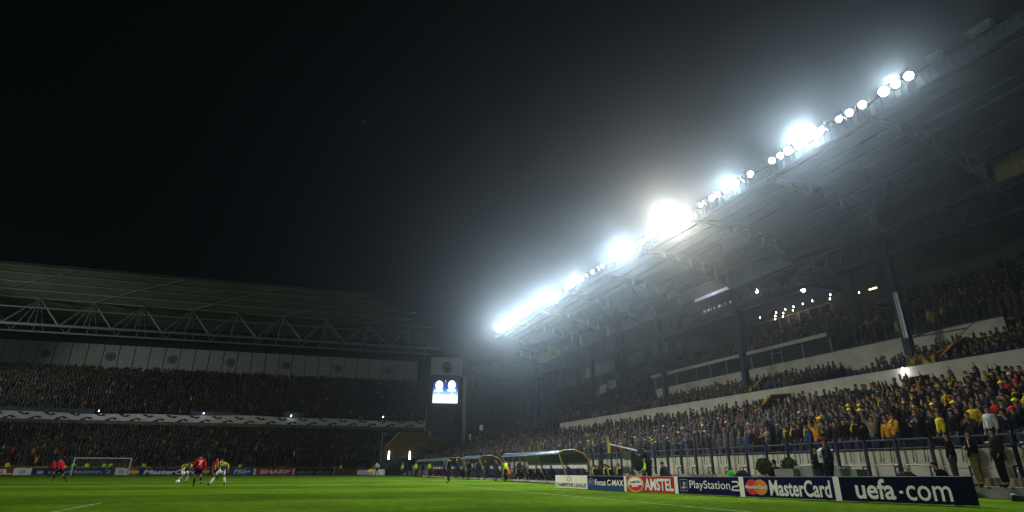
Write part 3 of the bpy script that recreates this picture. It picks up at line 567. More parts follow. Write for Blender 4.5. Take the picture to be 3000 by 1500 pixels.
f = fboard(2.65, 15.2, 'navy board reading MasterCard behind the players', M_NB); f.oval(.9, .45, .72, .42, M_OR, 'orange_circle', 2); f.rect(.2, 1.6, .38, .52, M_LET, 'lettering', 3); f.text('MasterCard', 2.2, 10.0, .10, .80, M_LET, 2, bold=.035, shear=.2); f.oval(11.2, .5, .6, .42, M_OR, 'orange_circle', 2); f.rect(10.7, 11.7, .42, .55, M_LET, 'lettering', 3)
f = fboard(15.2, 21.1, 'blue board reading F50+ beyond the players', M_NB); f.rect(2.2, 5.8, .02, .98, mat('far_board_blue', (.03, .09, .3), .4), 'blue_field', 1); f.text('F50+', 2.9, 5.5, .12, .85, M_LET, 2, bold=.03, shear=.15)
f = fboard(21.1, 27.9, 'bright red board reading SHARP', mat('far_board_red', (.5, .02, .03), .4)); f.rect(.05, .45, .02, .98, M_LET, 'white_strip', 2); f.rect(6.3, 6.7, .02, .98, M_LET, 'white_strip', 2); f.text('SHARP', 1.1, 6.0, .14, .82, M_LET, 2, bold=.06)
f = fboard(27.9, 34.3, 'dark navy board reading uefa.com twice', mat('far_board_slate', (.015, .03, .06), .4)); f.text('uefa.com', .3, 3.0, .15, .78, M_PS, 2, bold=.02); f.text('uefa.com', 3.4, 6.1, .15, .78, M_PS, 2, bold=.02)
t = thing('advertising_board', 'low grey and white board lying beyond the touchline by the linesman', 'advertising board', (39.5, 106.8, 0))
part(MB().hexa([(38.2, 107.4, 0), (40.0, 101.0, 0), (40.06, 101, 0), (38.26, 107.4, 0), (38.2, 107.4, .8), (40.0, 101.0, .8), (40.06, 101, .8), (38.26, 107.4, .8)]), 'panel', M_PS, t)
part(MB().hexa([(40.0, 100.9, 0), (41.3, 97, 0), (41.36, 97, 0), (40.06, 100.9, 0), (40.0, 100.9, .9), (41.3, 97, .9), (41.36, 97, .9), (40.06, 100.9, .9)]), 'white_panel', M_LET, t)

# ------------------------------------------------------------------ goal, corner flag, camera pole
g = thing('goal', 'white football goal with its net in front of the far boards', 'goal', (0, 105, 0))
MB().box((-3.72, -.06, 0), (-3.60, .06, 2.5)).build('post', M_WHITE, g); MB().box((3.60, -.06, 0), (3.72, .06, 2.5)).build('post', M_WHITE, g); MB().box((-3.6, -.06, 2.38), (3.6, .06, 2.5)).build('crossbar', M_WHITE, g)
nt_ = MB()
for i in range(31): x = -3.6+.24*i; nt_.path([(x, .02, 2.4), (x, 1.5, 2.3), (x, 2.1, .02)], .006, 3)
for t_ in np.linspace(0, 1, 11): nt_.bar((-3.6, 1.5+.6*t_, 2.3-2.28*t_), (3.6, 1.5+.6*t_, 2.3-2.28*t_), .006, 3)
for sx in (-3.62, 3.62):
    for k in range(9): z = .25*k+.1; nt_.bar((sx, .02, z), (sx, 2.1-.6*z/2.3, z), .006, 3)
    nt_.path([(sx, .02, 2.4), (sx, 1.5, 2.3), (sx, 2.1, .02)], .02, 4)
nt_.build('net', mat('net_cord', (.4, .42, .4), .8), g)
cf = thing('corner_flag', 'orange corner flag on a thin white pole', 'corner flag', (34, 105, 0)); MB().bar((0, 0, 0), (.04, 0, 1.5), .03, 6).build('pole', M_WHITE, cf)
MB().hexa([(.04, 0, 1.05), (.42, -.02, 1.0), (.42, .0, 1.0), (.04, .02, 1.05), (.04, 0, 1.5), (.46, -.02, 1.42), (.46, 0, 1.42), (.04, .02, 1.5)]).build('flag', mat('flag_orange', (.8, .12, .01), .7), cf)
cp = thing('camera_pole', 'thin grey pole with a small camera head by the corner', 'pole', (42.6, 110, 0)); MB().bar((0, 0, 0), (0, 0, 7.2), .07, 8, .045).build('mast', M_GREY, cp); MB().box((-.1, -.3, 7.2), (.75, 0, 7.32)).box((.5, -.35, 7.0), (.85, .1, 7.22)).build('camera_head', M_WHITE, cp)

# ------------------------------------------------------------------ people
def skin_mesh(name, V, E, Rr, root=0, sub=1, smooth=True):
    me = bpy.data.meshes.new(name); me.from_pydata([tuple(v) for v in V], E, []); o = bpy.data.objects.new(name, me); COL.objects.link(o)
    md = o.modifiers.new('s', 'SKIN'); md.use_smooth_shade = smooth; md.branch_smoothing = .6
    for i, r in enumerate(Rr): me.skin_vertices[0].data[i].radius = (r, r) if not isinstance(r, tuple) else r
    for i in range(len(V)): me.skin_vertices[0].data[i].use_root = (i == root)
    if sub: s2 = o.modifiers.new('b', 'SUBSURF'); s2.levels = sub; s2.render_levels = sub
    dg = bpy.context.evaluated_depsgraph_get(); dg.update(); out = bpy.data.meshes.new_from_object(o.evaluated_get(dg)); bpy.data.objects.remove(o); bpy.data.meshes.remove(me); out.name = name
    out.materials.clear(); return out
BASE = dict(pel=(0, 0, .95), spi=(0, .01, 1.13), che=(0, 0, 1.31), nek=(0, .015, 1.475), jaw=(0, -.015, 1.53), hed=(0, -.01, 1.615), crn=(0, 0, 1.685),
            shR=(.175, 0, 1.42), elR=(.23, .02, 1.13), wrR=(.24, -.06, .89), haR=(.24, -.09, .81), hiR=(.09, 0, .90), knR=(.10, -.02, .50), anR=(.11, .02, .09), toR=(.13, -.17, .035))
UP = ('spi', 'che', 'nek', 'jaw', 'hed', 'crn', 'shR', 'shL', 'elR', 'elL', 'wrR', 'wrL', 'haR', 'haL')
def pose(lean=0., drop=0., yaw=0., side=0., **ov):
    j = {k: Vector(v) for k, v in BASE.items()}
    for k in list(j):
        if k.endswith('R'): j[k[:-1]+'L'] = Vector((-j[k].x, j[k].y, j[k].z))
    for k, v in ov.items():
        if k in j: j[k] = Vector(v)
        elif k+'R' in j: j[k+'R'] = Vector(v); j[k+'L'] = Vector((-v[0], v[1], v[2]))
    if lean or yaw or side:
        M = Matrix.Rotation(yaw, 3, 'Z')@Matrix.Rotation(side, 3, 'Y')@Matrix.Rotation(lean, 3, 'X'); c = Vector(BASE['pel'])
        for k in UP: j[k] = c+M@(j[k]-c)
    if drop:
        for k in UP+('pel', 'hiR', 'hiL'): j[k] = j[k]-Vector((0, 0, drop))
    return j
def person_meshes(j, wear='jacket', legs='trousers', hat=None, scarf=False, hair=True, short_sleeve=False, fine=True):
    V, E, Q = [], [], []
    def n(p, r, to=None):
        V.append(Vector(p)); Q.append(r)
        if to is not None: E.append((to, len(V)-1))
        return len(V)-1
    out = {}
    pel = n(j['pel'], .105); spi = n(j['spi'], .095, pel); che = n(j['che'], .12, spi); nek = n(j['nek'], .055, che); jaw = n(j['jaw'], .066, nek); hed = n(j['hed'], .083, jaw); n(j['crn'], .062, hed)
    hd = (j['crn']-j['jaw']).normalized(); sx = (j['shL']-j['shR']); fwd = sx.cross(hd).normalized()
    if fwd.dot(Vector((0, -1, 0))) < 0 and abs(sx.x) > .1: fwd = -fwd
    side = hd.cross(fwd).normalized()
    for s in 'RL':
        a = n(j['sh'+s], .058, che); b = n(j['el'+s], .042, a); c = n(j['wr'+s], .028, b); h = n(j['ha'+s], .034, c)
        d = (j['ha'+s]-j['wr'+s]).normalized(); pw = d.cross(Vector((0, 1, .3))).normalized()
        for k, ln_ in enumerate((.055, .068, .072, .066)): 
            o = pw*(.012*(k-1.5)); f1 = n(j['ha'+s]+d*.03+o, .010, h); n(j['ha'+s]+d*ln_+o*1.15+Vector((0, -.008*k, 0)), .008, f1)
        t1 = n(j['ha'+s]+pw*-.032+d*.0, .011, h); n(j['ha'+s]+pw*-.045+d*.035, .009, t1)
        q = n(j['hi'+s], .085, pel); k_ = n(j['kn'+s], .055, q); an = n(j['an'+s], .038, k_); n(j['to'+s], .032, an)
    n(j['hed']+fwd*.098-hd*.015, .014, hed); n(j['hed']+side*.088-hd*.01, .016, hed); n(j['hed']-side*.088-hd*.01, .016, hed)
    out['body'] = skin_mesh('person', V, E, Q, 0, 1)
    if wear:
        V, E, Q = [], [], []
        lo = Vector(j['pel'])-Vector((0, 0, .0)); coat = wear == 'coat'
        pel = n(lo+(j['spi']-j['pel'])*(-.55), .165); w_ = n(lo+(j['spi']-j['pel'])*.1, .178, pel); pel = w_; spi = n(j['spi'], .178, pel); che = n(j['che'], .185, spi); n(j['nek']-(j['nek']-j['che'])*.05, .085, che)
        if coat: n(lo-Vector((0, 0, .30)), .19, 0)
        for s in 'RL':
            a = n(j['sh'+s]+Vector((0, 0, -.005)), .098, che)
            if short_sleeve: n(j['sh'+s].lerp(j['el'+s], .8), .075, a)
            else: b = n(j['el'+s], .078, a); n(j['el'+s].lerp(j['wr'+s], .95), .054, b)
        out['shirt' if wear == 'shirt' else 'jacket'] = skin_mesh('jacket', V, E, Q, 0, 1)
    V, E, Q = [], [], []
    if legs:
        pel = n(j['pel']-Vector((0, 0, .03)), .12)
        for s in 'RL':
            q = n(j['hi'+s], .115, pel)
            if legs == 'shorts': n(j['hi'+s].lerp(j['kn'+s], .72), .098, q)
            else: k_ = n(j['kn'+s], .088, q); n(j['kn'+s].lerp(j['an'+s], .93), .070, k_)
        out['shorts' if legs == 'shorts' else 'trousers'] = skin_mesh('trousers', V, E, Q, 0, 1)
    if legs == 'shorts':
        for s in 'RL':
            V, E, Q = [], [], []
            a = n(j['kn'+s].lerp(j['an'+s], .12), .060); b = n(j['kn'+s].lerp(j['an'+s], .45), .062, a); n(j['an'+s], .046, b); out['sock'+s] = skin_mesh('sock', V, E, Q, 0, 1)
    for s in 'RL':
        V, E, Q = [], [], []
        a = n(j['an'+s]-Vector((0, 0, .03)), .052); n(j['to'+s], .045, a); out['shoe'+s] = skin_mesh('shoe', V, E, Q, 0, 1)
    Mh = Matrix((side, -fwd, hd)).transposed()
    if hair:
        mb = MB(); c = j['hed']+hd*.022; mb.ell((0, 0, 0), (.094, .104, .108), 14, 9)
        vs = [Vector(v) for v in mb.v]; fs = [f for f in mb.f if all((vs[i].z > .035 or vs[i].y > .012) and vs[i].z > -.075 for i in f)]
        m2 = MB(); m2.add([c+Mh@v for v in vs], fs); out['hair'] = m2.mesh('hair', True)
    if hat:
        mb = MB(); k = 1.07; mb.ell((0, 0, 0), (.10*k, .11*k, .12*k), 14, 9); vs = [Vector(v) for v in mb.v]; fs = [f for f in mb.f if all(vs[i].z > .005 for i in f)]
        m2 = MB(); c = j['hed']+hd*.03; m2.add([c+Mh@v for v in vs], fs)
        if hat == 'cap': m2.add([c+Mh@Vector(v) for v in [(-.07, -.10, .02), (.07, -.10, .02), (.06, -.19, .0), (-.06, -.19, .0), (-.07, -.10, .035), (.07, -.10, .035), (.06, -.19, .012), (-.06, -.19, .012)]], [(0, 1, 2, 3), (7, 6, 5, 4), (0, 4, 5, 1), (1, 5, 6, 2), (2, 6, 7, 3), (3, 7, 4, 0)])
        else: m2.ell(c+hd*.135, (.03, .03, .03), 8, 5)
        out['hat'] = m2.mesh('hat', True)
    if scarf:
        m2 = MB(); c = j['nek']+(j['jaw']-j['nek'])*.05
        P = [c+Matrix((side, -fwd, hd)).transposed()@Vector((.085*math.cos(a), .085*math.sin(a), .008*math.sin(3*a))) for a in [2*math.pi*i/12 for i in range(13)]]; m2.path(P, .036, 7)
        m2.path([c+fwd*.10+side*.03, j['che']+fwd*.165+side*.045, j['spi']+fwd*.165+side*.04], .036, 6); out['scarf'] = m2.mesh('scarf', True)
    if fine:
        m2 = MB()
        for sg in (-1, 1): m2.ell(j['hed']+fwd*.083+side*sg*.032+hd*.012, (.012, .012, .007), 6, 4)
        m2.bar(j['hed']+fwd*.088+side*.022-hd*.055, j['hed']+fwd*.088-side*.022-hd*.055, .006, 5); out['eyes'] = m2.mesh('face_features', True)
    return out
PROTO = {}
def person(key, j, loc, rz, label, colors, group=None, scale=1., cat='person', **kw):
    "a person: the body is the thing, its clothing the children; meshes are shared between people of one key"
    kk = (key, tuple(sorted(kw.items())))
    if kk not in PROTO:
        PROTO[kk] = person_meshes(j, **kw)
        for k, me in PROTO[kk].items(): me.materials.append(M_SKIN if k == 'body' else M_CLOTH)
    ms = PROTO[kk]
    o = bpy.data.objects.new('person', ms['body']); COL.objects.link(o); o.location = loc; o.rotation_euler = (0, 0, rz); o.scale = (scale,)*3; tag(o, label, cat, group)
    for k, me in ms.items():
        if k == 'body': continue
        nm = {'sockR': 'sock', 'sockL': 'sock', 'shoeR': 'shoe', 'shoeL': 'shoe', 'eyes': 'face_features'}.get(k, k)
        c = bpy.data.objects.new(nm, me); COL.objects.link(c); c.parent = o
        ck = {'jacket': 'top', 'shirt': 'top', 'trousers': 'legs', 'shorts': 'legs', 'sock': 'sock', 'shoe': 'shoe', 'hair': 'hair', 'hat': 'hat', 'scarf': 'scarf', 'face_features': 'eyes'}[nm]
        c.color = (*colors.get(ck, {'top': (.02, .02, .025), 'legs': (.02, .022, .03), 'sock': (.02, .02, .02), 'shoe': (.015, .015, .015), 'hair': (.015, .01, .008), 'hat': (.5, .4, .03), 'scarf': (.5, .4, .02), 'eyes': (.02, .012, .01)}[ck]), 1)
    return o

# ------------------------------------------------------------------ poses
POSE = {
 'stand': pose(), 'pockets': pose(el=(.27, .05, 1.15), wr=(.20, -.06, .97), ha=(.17, -.08, .91)),
 'crossed': pose(elR=(.25, -.08, 1.14), wrR=(.02, -.22, 1.18), haR=(-.06, -.20, 1.17), elL=(-.25, -.08, 1.16), wrL=(-.02, -.19, 1.22), haL=(.06, -.20, 1.23)),
 'clap': pose(el=(.24, -.10, 1.17), wr=(.07, -.28, 1.30), ha=(.03, -.31, 1.37)),
 'armsup': pose(el=(.30, -.08, 1.58), wr=(.28, -.14, 1.83), ha=(.26, -.17, 1.91)),
 'onearm': pose(elR=(.28, -.10, 1.55), wrR=(.24, -.16, 1.80), haR=(.23, -.18, 1.88)),
 'hips': pose(el=(.36, .04, 1.18), wr=(.19, -.03, 1.0), ha=(.13, -.06, .97)),
 'sit': pose(drop=.50, lean=R(12), kn=(.12, -.42, .50), an=(.13, -.38, .09), to=(.14, -.55, .035), wr=(.12, -.30, .98), ha=(.10, -.36, .93), el=(.25, -.06, 1.10)),
 'sitlean': pose(drop=.50, lean=R(30), kn=(.14, -.42, .50), an=(.13, -.36, .09), to=(.14, -.53, .035), wr=(.08, -.26, .95), ha=(.03, -.32, .92), el=(.24, -.10, 1.12)),
 'squat': pose(drop=.62, lean=R(30), kn=(.16, -.38, .46), an=(.13, -.05, .09), to=(.14, -.22, .035), el=(.24, -.2, 1.1), wr=(.08, -.36, 1.05), ha=(.03, -.38, 1.10)),
 'walk': pose(lean=R(6), knR=(.10, -.22, .52), anR=(.11, -.20, .10), toR=(.12, -.37, .05), knL=(-.10, .05, .50), anL=(-.11, .32, .16), toL=(-.12, .20, .04), elR=(.26, .16, 1.16), wrR=(.25, .10, .94), haR=(.25, .07, .87), elL=(-.25, -.16, 1.18), wrL=(-.20, -.36, 1.08), haL=(-.18, -.42, 1.05)),
 'run': pose(lean=R(20), knR=(.10, -.38, .66), anR=(.11, -.22, .32), toR=(.12, -.38, .26), knL=(-.10, .10, .50), anL=(-.11, .46, .34), toL=(-.12, .50, .18), elR=(.27, .26, 1.22), wrR=(.25, .10, 1.02), haR=(.25, .04, .98), elL=(-.25, -.16, 1.18), wrL=(-.14, -.38, 1.25), haL=(-.12, -.44, 1.30)),
 'strike': pose(lean=R(8), knR=(.12, -.10, .50), anR=(.12, -.04, .09), toR=(.13, -.21, .035), knL=(-.14, .05, .52), anL=(-.16, .30, .28), toL=(-.17, .34, .12), el=(.27, .0, 1.16), wr=(.29, -.10, .93), ha=(.29, -.14, .86)),
 'crouchrun': pose(lean=R(42), drop=.16, knR=(.12, -.28, .50), anR=(.13, -.06, .10), toR=(.13, -.22, .035), knL=(-.12, -.10, .42), anL=(-.14, .28, .16), toL=(-.14, .20, .04), elR=(.34, .10, 1.2), wrR=(.30, -.06, 1.0), haR=(.29, -.1, .95), elL=(-.34, .10, 1.2), wrL=(-.42, -.10, 1.05), haL=(-.45, -.14, 1.0)),
 'lunge': pose(lean=R(28), drop=.14, knR=(.28, -.16, .46), anR=(.52, -.02, .08), toR=(.66, -.10, .03), knL=(-.22, -.14, .48), anL=(-.28, .02, .09), toL=(-.30, -.14, .035), elR=(.34, .0, 1.18), wrR=(.42, -.16, 1.0), haR=(.44, -.2, .94), elL=(-.36, .0, 1.2), wrL=(-.40, -.1, .96), haL=(-.40, -.14, .9)),
 'reach': pose(lean=R(6), elR=(.44, -.06, 1.26), wrR=(.66, -.10, 1.10), haR=(.74, -.11, 1.07), knR=(.16, -.08, .5), anR=(.24, .02, .09), toR=(.28, -.13, .035)),
 'camera': pose(lean=R(14), elR=(.26, -.14, 1.2), wrR=(.10, -.34, 1.36), haR=(.05, -.38, 1.42), elL=(-.26, -.14, 1.2), wrL=(-.08, -.36, 1.34), haL=(-.04, -.42, 1.38)),
}
def face(dx, dy): return math.atan2(dx, -dy)          # turn a person whose chest looks along (dx, dy)
RED, YEL, HV, BLK, NAVY, WHT, GRY = (.42, .012, .02), (.50, .44, .03), (.42, .78, .05), (.006, .006, .007), (.014, .02, .05), (.62, .64, .62), (.14, .15, .15)
def ftag(o, bodycol=None): return o
# players
def stripes(o, n=5):
    "dark navy stripes standing a few mm off the yellow shirt"
    sh = [c for c in o.children if c.name.startswith('shirt')][0]; me = sh.data.copy(); me.materials.append(mat('stripe_navy', (.02, .03, .06), .85)); sh.data = me
    for p in me.polygons: p.material_index = 1 if (math.floor((p.center.x+.5)*17) % 2) else 0
kw = dict(wear='shirt', legs='shorts')
redc = dict(top=RED, legs=(.012, .012, .014), sock=(.015, .015, .015), shoe=(.03, .01, .01))
yelc = dict(top=YEL, legs=(.6, .62, .62), sock=(.55, .56, .54), shoe=(.02, .02, .02))
person('run', POSE['run'], (12.43, 41.03, 0), face(-.9, .5), 'player in red shirt and black shorts running, nearer one of the pair before the goal', redc, 'football players', .9, **kw)
person('run2', POSE['walk'], (5.0, 66, 0), face(-.95, .1), 'player in red shirt running farther back, beside the goal', redc, 'football players', 1.0, **kw)
o = person('crouchrun', POSE['crouchrun'], (18.85, 42.5, 0), face(.6, -.6), 'crouching player in yellow striped shirt and white shorts with the ball at his feet', yelc, 'football players', 1.0, **kw); stripes(o)
o = person('strike', POSE['strike'], (20.6, 33.6, 0), face(-.25, 1), 'player in red shirt seen from behind with a white 7 on the back', redc, 'football players', .95, **kw)
me = txt('7', .3, M_LET, 'shirt_number', .02); c = bpy.data.objects.new('shirt_number', me); COL.objects.link(c); c.parent = o; c.rotation_euler = (R(90-8), 0, R(180)); c.location = (.09, .20, 1.15)
person('reach', POSE['reach'], (20.1, 50, 0), face(-.1, -1), 'player in red shirt reaching an arm out behind the striped player', redc, 'football players', .98, **kw)
o = person('lunge', POSE['lunge'], (21.5, 36.6, 0), face(-.35, .95), 'player in yellow striped shirt and white shorts lunging with wide legs', dict(yelc, hair=(.01, .01, .01)), 'football players', 1.0, **kw); stripes(o)
b_ = MB().ell((0, 0, 0), (.11, .11, .11), 16, 10).build('football', mat('ball_white', (.7, .7, .68), .4, var=.5, scale=9), smooth=True); b_.location = (18.6, 42.2, .11); tag(b_, 'white football on the grass by the crouching player', 'football')
b_ = MB().ell((0, 0, 0), (.11, .11, .11), 12, 8).build('football', MATS['ball_white'], smooth=True); b_.location = (43.0, 76.5, .11); tag(b_, 'small white spare ball before the distant bench', 'football')
# linesman with flag
o = person('walk', POSE['walk'], (37.2, 79, 0), face(-1, -.1), 'linesman in pale grey shirt and black shorts running along the touchline', dict(top=(.45, .5, .52), legs=BLK, sock=BLK), None, 1.12, wear='shirt', legs='shorts')
fl = MB().bar((0, 0, 0), (-.35, -.1, -.55), .015, 5).hexa([(-.12, -.03, -.12), (-.62, -.1, -.1), (-.62, -.08, -.1), (-.12, -.01, -.12), (-.32, -.09, -.52), (-.82, -.14, -.5), (-.82, -.12, -.5), (-.32, -.07, -.52)]).build('linesman_flag', [mat('flag_yellow_orange', (.75, .40, .02), .7)]); fl.location = (36.75, 78.9, 1.05); tag(fl, 'yellow and orange flag held low by the linesman', 'flag')
P_ = [
 ('stand', (35.6, 37.6, 0), (-1, .5), 'man in black coat with a yellow edge standing alone on the touchline', dict(top=BLK, scarf=(.5, .5, .05)), .97, dict(wear='coat', scarf=True)),
 ('stand', (40.8, 58.2, 0), (-1, .3), 'red haired man in blue jacket beside the coach in black', dict(top=(.02, .04, .2), hair=(.25, .06, .01)), 1.03, {}),
 ('pockets', (42.8, 60.3, 0), (-1, -.2), 'man in navy tracksuit and orange hat with white sleeve stripes', dict(top=NAVY, hat=(.6, .2, .01)), 1.1, dict(hat='beanie')),
 ('pockets', (42.8, 57.6, 0), (-1, .3), 'man in long grey coat between the two shelters', dict(top=(.09, .1, .1), legs=BLK), 1.1, dict(wear='coat')),
 ('stand', (44.0, 59.5, 0), (1, -.3), 'steward in lime jacket with back turned behind the man in grey', dict(top=HV), 1.0, {}),
 ('hips', (41.1, 41.0, 0), (-.9, .6), 'steward in lime jacket standing in front of the nearest shelter', dict(top=HV, legs=BLK), .92, {}),
 ('pockets', (41.6, 44.4, 0), (-1, .3), 'man in dark suit standing at the end of the nearest shelter', dict(top=(.02, .02, .022)), .92, {}),
 ('sit', (43.0, 45.2, .02), (-1, .2), 'seated person in orange bib beside the lime steward', dict(top=(.7, .12, .02)), 1.0, {}),
 ('sitlean', (44.0, 52.5, 0), (-1, 0), 'seated man in black at the end of the middle shelter', dict(top=BLK), 1.0, {}),
 ('camera', (42.5, 23.8, .3), (-.5, 1), 'heavy cameraman in black bent over the big camera, seen from behind', dict(top=(.012, .016, .014), legs=BLK), 1.0, dict(wear='coat')),
 ('stand', (44.4, 27.1, 0), (-1, .2), 'steward in lime vest with dark sleeves behind the camera arm', dict(top=HV), .93, {}),
 ('squat', (43.8, 24.0, .2), (-.2, 1), 'person in dark grey coat crouching by the wall near the cameraman', dict(top=(.02, .022, .026)), 1.05, {}),
 ('sitlean', (42.3, 24.6, -.25), (-1, .4), 'low seated person in pale blue behind the red board', dict(top=(.3, .5, .55)), .85, {}),
 ('sit', (43.0, 15.7, 0), (.1, 1), 'seated person in black with white letters on the back, between two bushes', dict(top=BLK, hair=BLK), 1.02, {}),
 ('crossed', (42.5, 13.3, 0), (-1, .5), 'person in black standing half hidden behind the man in the grey bib', dict(top=BLK), .96, {}),
 ('crossed', (41.9, 12.35, 0), (-1, .55), 'man in navy jacket and pale grey bib with folded arms behind the boards', dict(top=(.025, .03, .045), hat=(.2, .02, .02), legs=BLK), 1.09, dict(hat='cap')),
 ('pockets', (46.15, 10.95, .35), (-.8, .9), 'man in black standing behind the seated silhouette near the board end', dict(top=BLK), 1.0, {}),
 ('sitlean', (43.5, 9.5, 0), (-.2, 1), 'dark seated silhouette leaning forward behind the board reading uefa.com', dict(top=(.008, .008, .01), legs=(.008, .008, .01)), .96, {}),
 ('crossed', (46.0, 10.15, .35), (-.9, .6), 'man in black jacket and khaki trousers with letters down the sleeve', dict(top=BLK, legs=(.10, .075, .03)), 1.02, {}),
 ('pockets', (46.05, 9.45, .35), (-.9, .7), 'tall guard in black with white patches on the shoulders, feet apart', dict(top=(.012, .013, .02), legs=BLK), 1.03, {}),
 ('crossed', (46.0, 8.45, .35), (-1, .3), 'guard in black with a white chest badge at the picture edge', dict(top=(.012, .013, .02)), 1.0, {}),
]
for key, loc, fc, lab, col, sc, kw_ in P_:
    o = person(key, POSE[key], loc, face(*fc), lab, col, None, sc, **{**dict(wear='jacket', legs='trousers'), **kw_})
    if 'pale grey bib' in lab:
        bb = MB().hexa([(-.17, -.205, 1.0), (.17, -.205, 1.0), (.17, -.17, 1.0), (-.17, -.17, 1.0), (-.18, -.21, 1.36), (.18, -.21, 1.36), (.12, -.12, 1.44), (-.12, -.12, 1.44)]).hexa([(-.16, .12, 1.0), (.16, .12, 1.0), (.16, .15, 1.0), (-.16, .15, 1.0), (-.16, .14, 1.36), (.16, .14, 1.36), (.14, .175, 1.4), (-.14, .175, 1.4)]).build('bib', mat('bib_grey', (.34, .35, .35), .8), o)
    if 'white patches' in lab or 'chest badge' in lab:
        MB().box((-.13, -.20, 1.30), (-.03, -.17, 1.34)).box((.04, -.20, 1.30), (.10, -.17, 1.35)).build('badge', mat('badge_white', (.5, .52, .5), .6), o)
    if 'white letters on the back' in lab:
        me = txt('POLIS', .1, M_LET, 'lettering', .003); c = bpy.data.objects.new('lettering', me); COL.objects.link(c); c.parent = o; c.rotation_euler = (R(78), 0, R(180)); c.location = (.15, .06, .78)
    if 'letters down the sleeve' in lab:
        me = txt('POLIS', .09, M_PS, 'lettering', .003); c = bpy.data.objects.new('lettering', me); COL.objects.link(c); c.parent = o; c.rotation_euler = (R(90), R(90), R(0)); c.location = (.16, -.155, 1.42)
# benches: people in the shelters
for i, (y, z_) in enumerate(((43.2, 0), (42.4, 0), (40.8, 0), (39.7, 0), (36.6, 0), (38.6, 0))):
    person('sit' if i % 2 else 'sitlean', POSE['sit' if i % 2 else 'sitlean'], (43.25, y, 0), face(-1, random.uniform(0, .5)), f"{['first', 'second', 'third', 'fourth', 'sixth', 'fifth'][i]} substitute in black coat with pale scarf from the open end of the nearest shelter", dict(top=BLK, scarf=(.4, .42, .2)), 'substitutes in the nearest shelter', 1.0, wear='jacket', legs='trousers', scarf=(i % 3 != 1))
person('sitlean', POSE['sitlean'], (43.2, 34.0, .1), face(-1, .6), 'larger man in dark coat seated behind the clear end panel of the nearest shelter', dict(top=(.03, .032, .035)), None, 1.05, wear='coat', legs='trousers')
for i, y in enumerate((30.6, 29.95, 29.2, 28.5, 27.7)):
    person('sitlean' if i % 2 else 'sit', POSE['sitlean' if i % 2 else 'sit'], (43.2, y, -.02), face(-1, .3), f"{['first', 'second', 'third', 'fourth', 'fifth'][i]} person from the shelter on the open bench, black coat and yellow trimmed collar", dict(top=BLK, scarf=(.5, .48, .12)), 'people on the open bench', 1.0, wear='jacket', legs='trousers', scarf=(i != 1))
for i in range(9):
    person('sitlean', POSE['sitlean'], (43.6, 61.5+i*1.45, 0), face(-1, .1), f'{OR[i]} seated person in maroon tracksuit from the yellow ring end of the distant shelter', dict(top=(.10, .012, .02), legs=(.05, .01, .015)), 'people in the distant shelter', 1.0, wear='jacket', legs='trousers')
# stewards and staff along the far corner and behind the goal
crn = [((42, 100.3), HV, 'between the linesman and the tunnel'), ((42, 86), HV, 'standing large before the tunnel mouth, in a white cap'), ((42, 77), HV, 'at the far end of the distant shelter'), ((42.3, 70.4), HV, 'over the middle of the distant shelter'), ((41, 108), HV, 'beside the camera pole'), ((35.5, 109), HV, 'by the corner flag')]
for i, ((x, y), c, wh) in enumerate(crn): person('stand', POSE['stand'], (x, y, 0), face(-1, -.4), f'steward in lime jacket {wh}', dict(top=c, hat=WHT), 'stewards in lime jackets by the corner', 1.05, wear='jacket', legs='trousers', **(dict(hat='cap') if i == 1 else {}))
for i in range(12):
    x, y = 40.3+.35*i, 103-1.9*i
    person('pockets', POSE['pockets'], (x, y, 0), face(-1, random.uniform(-1, 1)), f'{OR[i]} dark dressed person in the cluster before the tunnel mouth, counted from the corner', dict(top=random.choice([BLK, NAVY, GRY, (.05, .05, .06)])), 'dark dressed people before the tunnel mouth', random.uniform(.95, 1.08), wear='jacket', legs='trousers')
for x, wh in ((-13.5, 'near the picture edge'), (-6.2, 'low beside the running players'), (-5.1, 'at the near post'), (-3.3, 'second from the goal post'), (-1.0, 'at the middle of the goal'), (-.1, 'just beyond the middle of the goal'), (4.5, 'past the far post'), (18.9, 'above the board reading F50+'), (-18, 'beyond the picture edge')):
    person('stand', POSE['stand'], (x, 110.8, .15), face(0, -1), f'steward in lime jacket behind the boards {wh}', dict(top=HV), 'stewards behind the far goal boards', 1.05 if wh[:3] != 'low' else .85, wear='jacket', legs='trousers')
for i in range(26):
    x = -14+i*1.85+random.uniform(-.6, .6)
    person('sit', POSE['sit'], (x, 110.5, .25), face(0, -1), f"{(OR+['seventeenth', 'eighteenth', 'nineteenth', 'twentieth']+['twenty '+q for q in OR])[i]} dark seated person above the far goal boards, counted from the AMSTEL board", dict(top=random.choice([BLK, NAVY, (.05, .02, .03), (.04, .04, .05)])), 'seated people behind the far goal boards', 1.0, wear='jacket', legs='trousers')

for i in range(12):
    x, y = 42.6+random.uniform(-.7, 1.6), 45.6+i*1.25
    person(['stand', 'pockets', 'crossed'][i % 3], POSE[['stand', 'pockets', 'crossed'][i % 3]], (x, y, 0), face(-1, random.uniform(-.6, .8)), f'{OR[i]} dark dressed staff member standing about the middle shelter, counted from the lime steward', dict(top=random.choice([BLK, NAVY, (.04, .04, .045), (.02, .025, .02)])), 'staff standing about the middle shelter', random.uniform(.95, 1.05), wear='jacket', legs='trousers')
